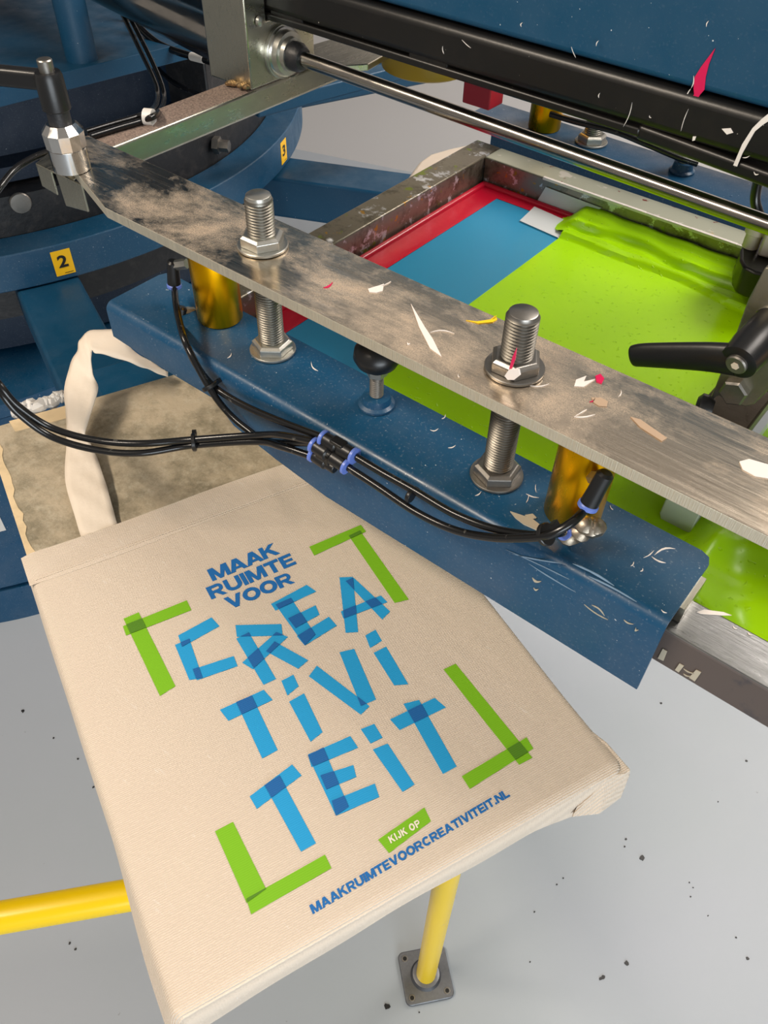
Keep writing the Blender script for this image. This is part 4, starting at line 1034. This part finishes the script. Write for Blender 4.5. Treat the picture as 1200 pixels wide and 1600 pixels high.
# ------------------------------------------------------------------ third platen's bag seen beyond the frame
m = MB(); top = [(612,312),(640,272),(655,252),(672,240),(700,232),(745,222),(800,300),(700,360)]
m.prism([tuple(U(u, v, .93)[:2]) for u, v in top], .905, .93)
tag(m.build('tote_bag', CANVAS, bevel=.006, seg=3), 'unprinted pale bag edge on the next platen, behind the left frame bar', 'tote bag')

# ------------------------------------------------------------------ air hoses in front
def hose(pts, label, r=.0033):
    m = MB(); m.tube(pts, r, 12, 10); o = m.build('air_hose', HOSE); tag(o, label, 'hose'); return o
YH = .379
hose([e1o, V(275,475,.408), V(281,505,.392), V(290,535,YH), V(308,572,YH), V(333,603,YH), V(375,630,YH), V(430,655,YH), V(503,683,YH)], 'hose from the upper fitting of the left gold cylinder to the upper connector')
hose([e2o, V(285,520,.396), V(296,548,.377), V(325,602,.3735), V(352,640,.3735), V(385,670,.3735), V(420,690,.3735), V(487,692,.3735)], 'hose from the lower fitting of the left gold cylinder, crossing the long pair')
hose([U(-420,420,1.02), U(-230,450,1.06), U(-120,495,1.09), U(-25,572,1.10), U(0,602,1.09), U(28,634,1.07), U(80,668,1.045), U(150,688,1.035), U(220,693,1.035), U(300,687,1.037), V(400,680,.3665), V(440,680,.368), V(488,689,.371)], 'upper hose of the long pair sagging in from the left over the platen')
hose([U(-420,440,1.01), U(-230,466,1.05), U(-120,510,1.08), U(-25,584,1.095), U(0,612,1.085), U(28,645,1.065), U(80,682,1.04), U(150,703,1.03), U(220,708,1.028), U(300,696,1.030), V(400,690,.3650), V(440,698,.367), V(487,713,.372)], 'lower hose of the long pair sagging in from the left over the platen')
hose([V(558,715,.378), V(600,740,YH), V(650,768,YH), V(710,803,YH), V(770,826,YH), V(830,836,.3785), V(862,834,.382), V(878,832,.392), e4o], 'hose from the upper connector to the lower fitting of the right cylinder')
hose([V(545,731,.372), V(590,760,.372), V(650,800,.372), V(710,828,.372), V(770,840,.3715), V(830,840,.3715), V(862,834,.3735), V(895,815,.385), e3o], 'hose from the lower connector to the elbow of the right gold cylinder')
def tie(c, d, label, w_=.010):
    m = MB(); x, y, d = frame_of(d); m.lathe(Vector(c) - d*.0018, d, [(0,w_*.8),(.0006,w_*.86),(.0032,w_*.86),(.0038,w_*.8)], 16)
    m.beam(Vector(c) + x*w_*.8, Vector(c) + x*w_*1.5, d*.004, y*.005); tag(m.build('cable_tie', BLACK), label, 'cable tie')
tie(V(329,603,.3765), V(333,610,.377)-V(322,592,.377), 'black cable tie where the two short hoses part')
tie(U(303,691,1.0335), (U(320,690,1.0335)-U(290,692,1.0335)), 'black cable tie around the long pair of hoses over the platen')
tie(V(853,835,.377), V(865,833,.377)-V(840,837,.377), 'black cable tie beside the right gold cylinder')
tie(V(641,775,.3755), V(660,785,.3755)-V(625,765,.3755), 'thin tie on the right pair of hoses in front of the blue channel', .0065)
def connector(name, ins, outs, label):
    t = thing('hose_connector', outs[0], label, 'hose connector')
    m = MB(); mid = sum(ins + outs, Vector())/len(ins+outs)
    cols = []
    for p, sgn in [(q, 1) for q in ins] + [(q, -1) for q in outs]:
        d = ((outs[0]-ins[0]).normalized())*sgn
        m.lathe(p, d, [(0,.0062),(.014,.0066),(.0145,.0050),(.024,.0050)], 20); cols.append((p, d))
    m.beam(mid - (outs[0]-ins[0])*.22, mid + (outs[0]-ins[0])*.22, Vector((0,0,.014)), Vector((0,.009,0)))
    m.build('body', BLACK, t, bevel=.001)
    for p, d in cols:
        m = MB(); m.lathe(p - d*.0035, d, [(0,.0050),(.0006,.0074),(.0030,.0074),(.0036,.0064)], 24); m.build('release_collar', COLLAR, t)
connector('u', [V(508,686,.378)], [V(551,711,.378)], 'upper black hose connector with blue collars on the blue channel')
connector('l', [V(493,697,.372), V(492,711,.372)], [V(539,727,.372)], 'lower black forked hose connector with blue collars, touching the upper one')

# hoses behind, top left
hose([U(-300,470,1.0), U(-120,400,1.08), U(-50,350,1.13), U(-10,305,1.16), U(20,268,1.17), U(50,248,1.175), U(80,236,1.177)], 'thin black hose curving in at the left border towards the clamp handle', .0035)
hp = [[V(170,-20,.86), V(190,20,.84), V(222,85,.80), V(243,130,.76), V(246,155,.72), U(237,173,1.1845), U(213,183,1.1838), U(178,193,1.1838), U(135,206,1.1838)],
      [V(178,-20,.87), V(199,20,.85), V(231,82,.81), V(252,130,.77), V(256,158,.73), U(245,178,1.1845), U(221,189,1.1838), U(184,200,1.1838), U(142,213,1.1838)]]
hose(hp[0], 'left black hose of the pair dropping onto the galvanised tube', .0034)
hose(hp[1], 'right black hose of the pair dropping onto the galvanised tube', .0034)
hose([V(186,-20,.90), V(205,25,.90), V(234,58,.90), V(269,78,.90), V(340,99,.90)], 'black hose with a white tag passing behind the steel block', .0055)
hose([V(182,-20,.93), V(198,30,.93), V(225,81,.93), V(266,125,.93), V(312,147,.93), V(350,158,.93)], 'thin black hose hanging below the tagged one', .004)
m = MB(); a = V(299,88,.90); b_ = V(319,93,.90); m.lathe(a, b_-a, [(0,.0062),((b_-a).length,.0062)], 16); tag(m.build('hose_tag', WHITEP), 'small white tag wrapped around a black hose, left of the bearing block', 'tag')
m = MB(); c = U(233,183,1.1865); m.lathe(c, (-1,-.55,0), [(-.005,.0088),(.005,.0088)], 14); tag(m.build('hose_clip', WHITEP), 'white clip holding the two hoses on the galvanised tube', 'clip')
hose([V(860,178,1.04), V(900,190,1.04), V(960,205,1.04), V(1010,225,1.04), V(1060,246,1.05), V(1090,256,1.06)], 'black hose lying along the back channel', .004)

for o in COL.objects:
    k = o.name.split('.')[0]
    gname = {'air_hose': 'black pneumatic hoses', 'air_cylinder': 'gold pneumatic cylinders', 'threaded_rod': 'threaded rods with nuts', 'cable_tie': 'black cable ties',
             'hose_connector': 'hose connectors', 'clamp_channel': 'blue clamp channels'}.get(k)
    if gname and o.parent is None: o['group'] = gname
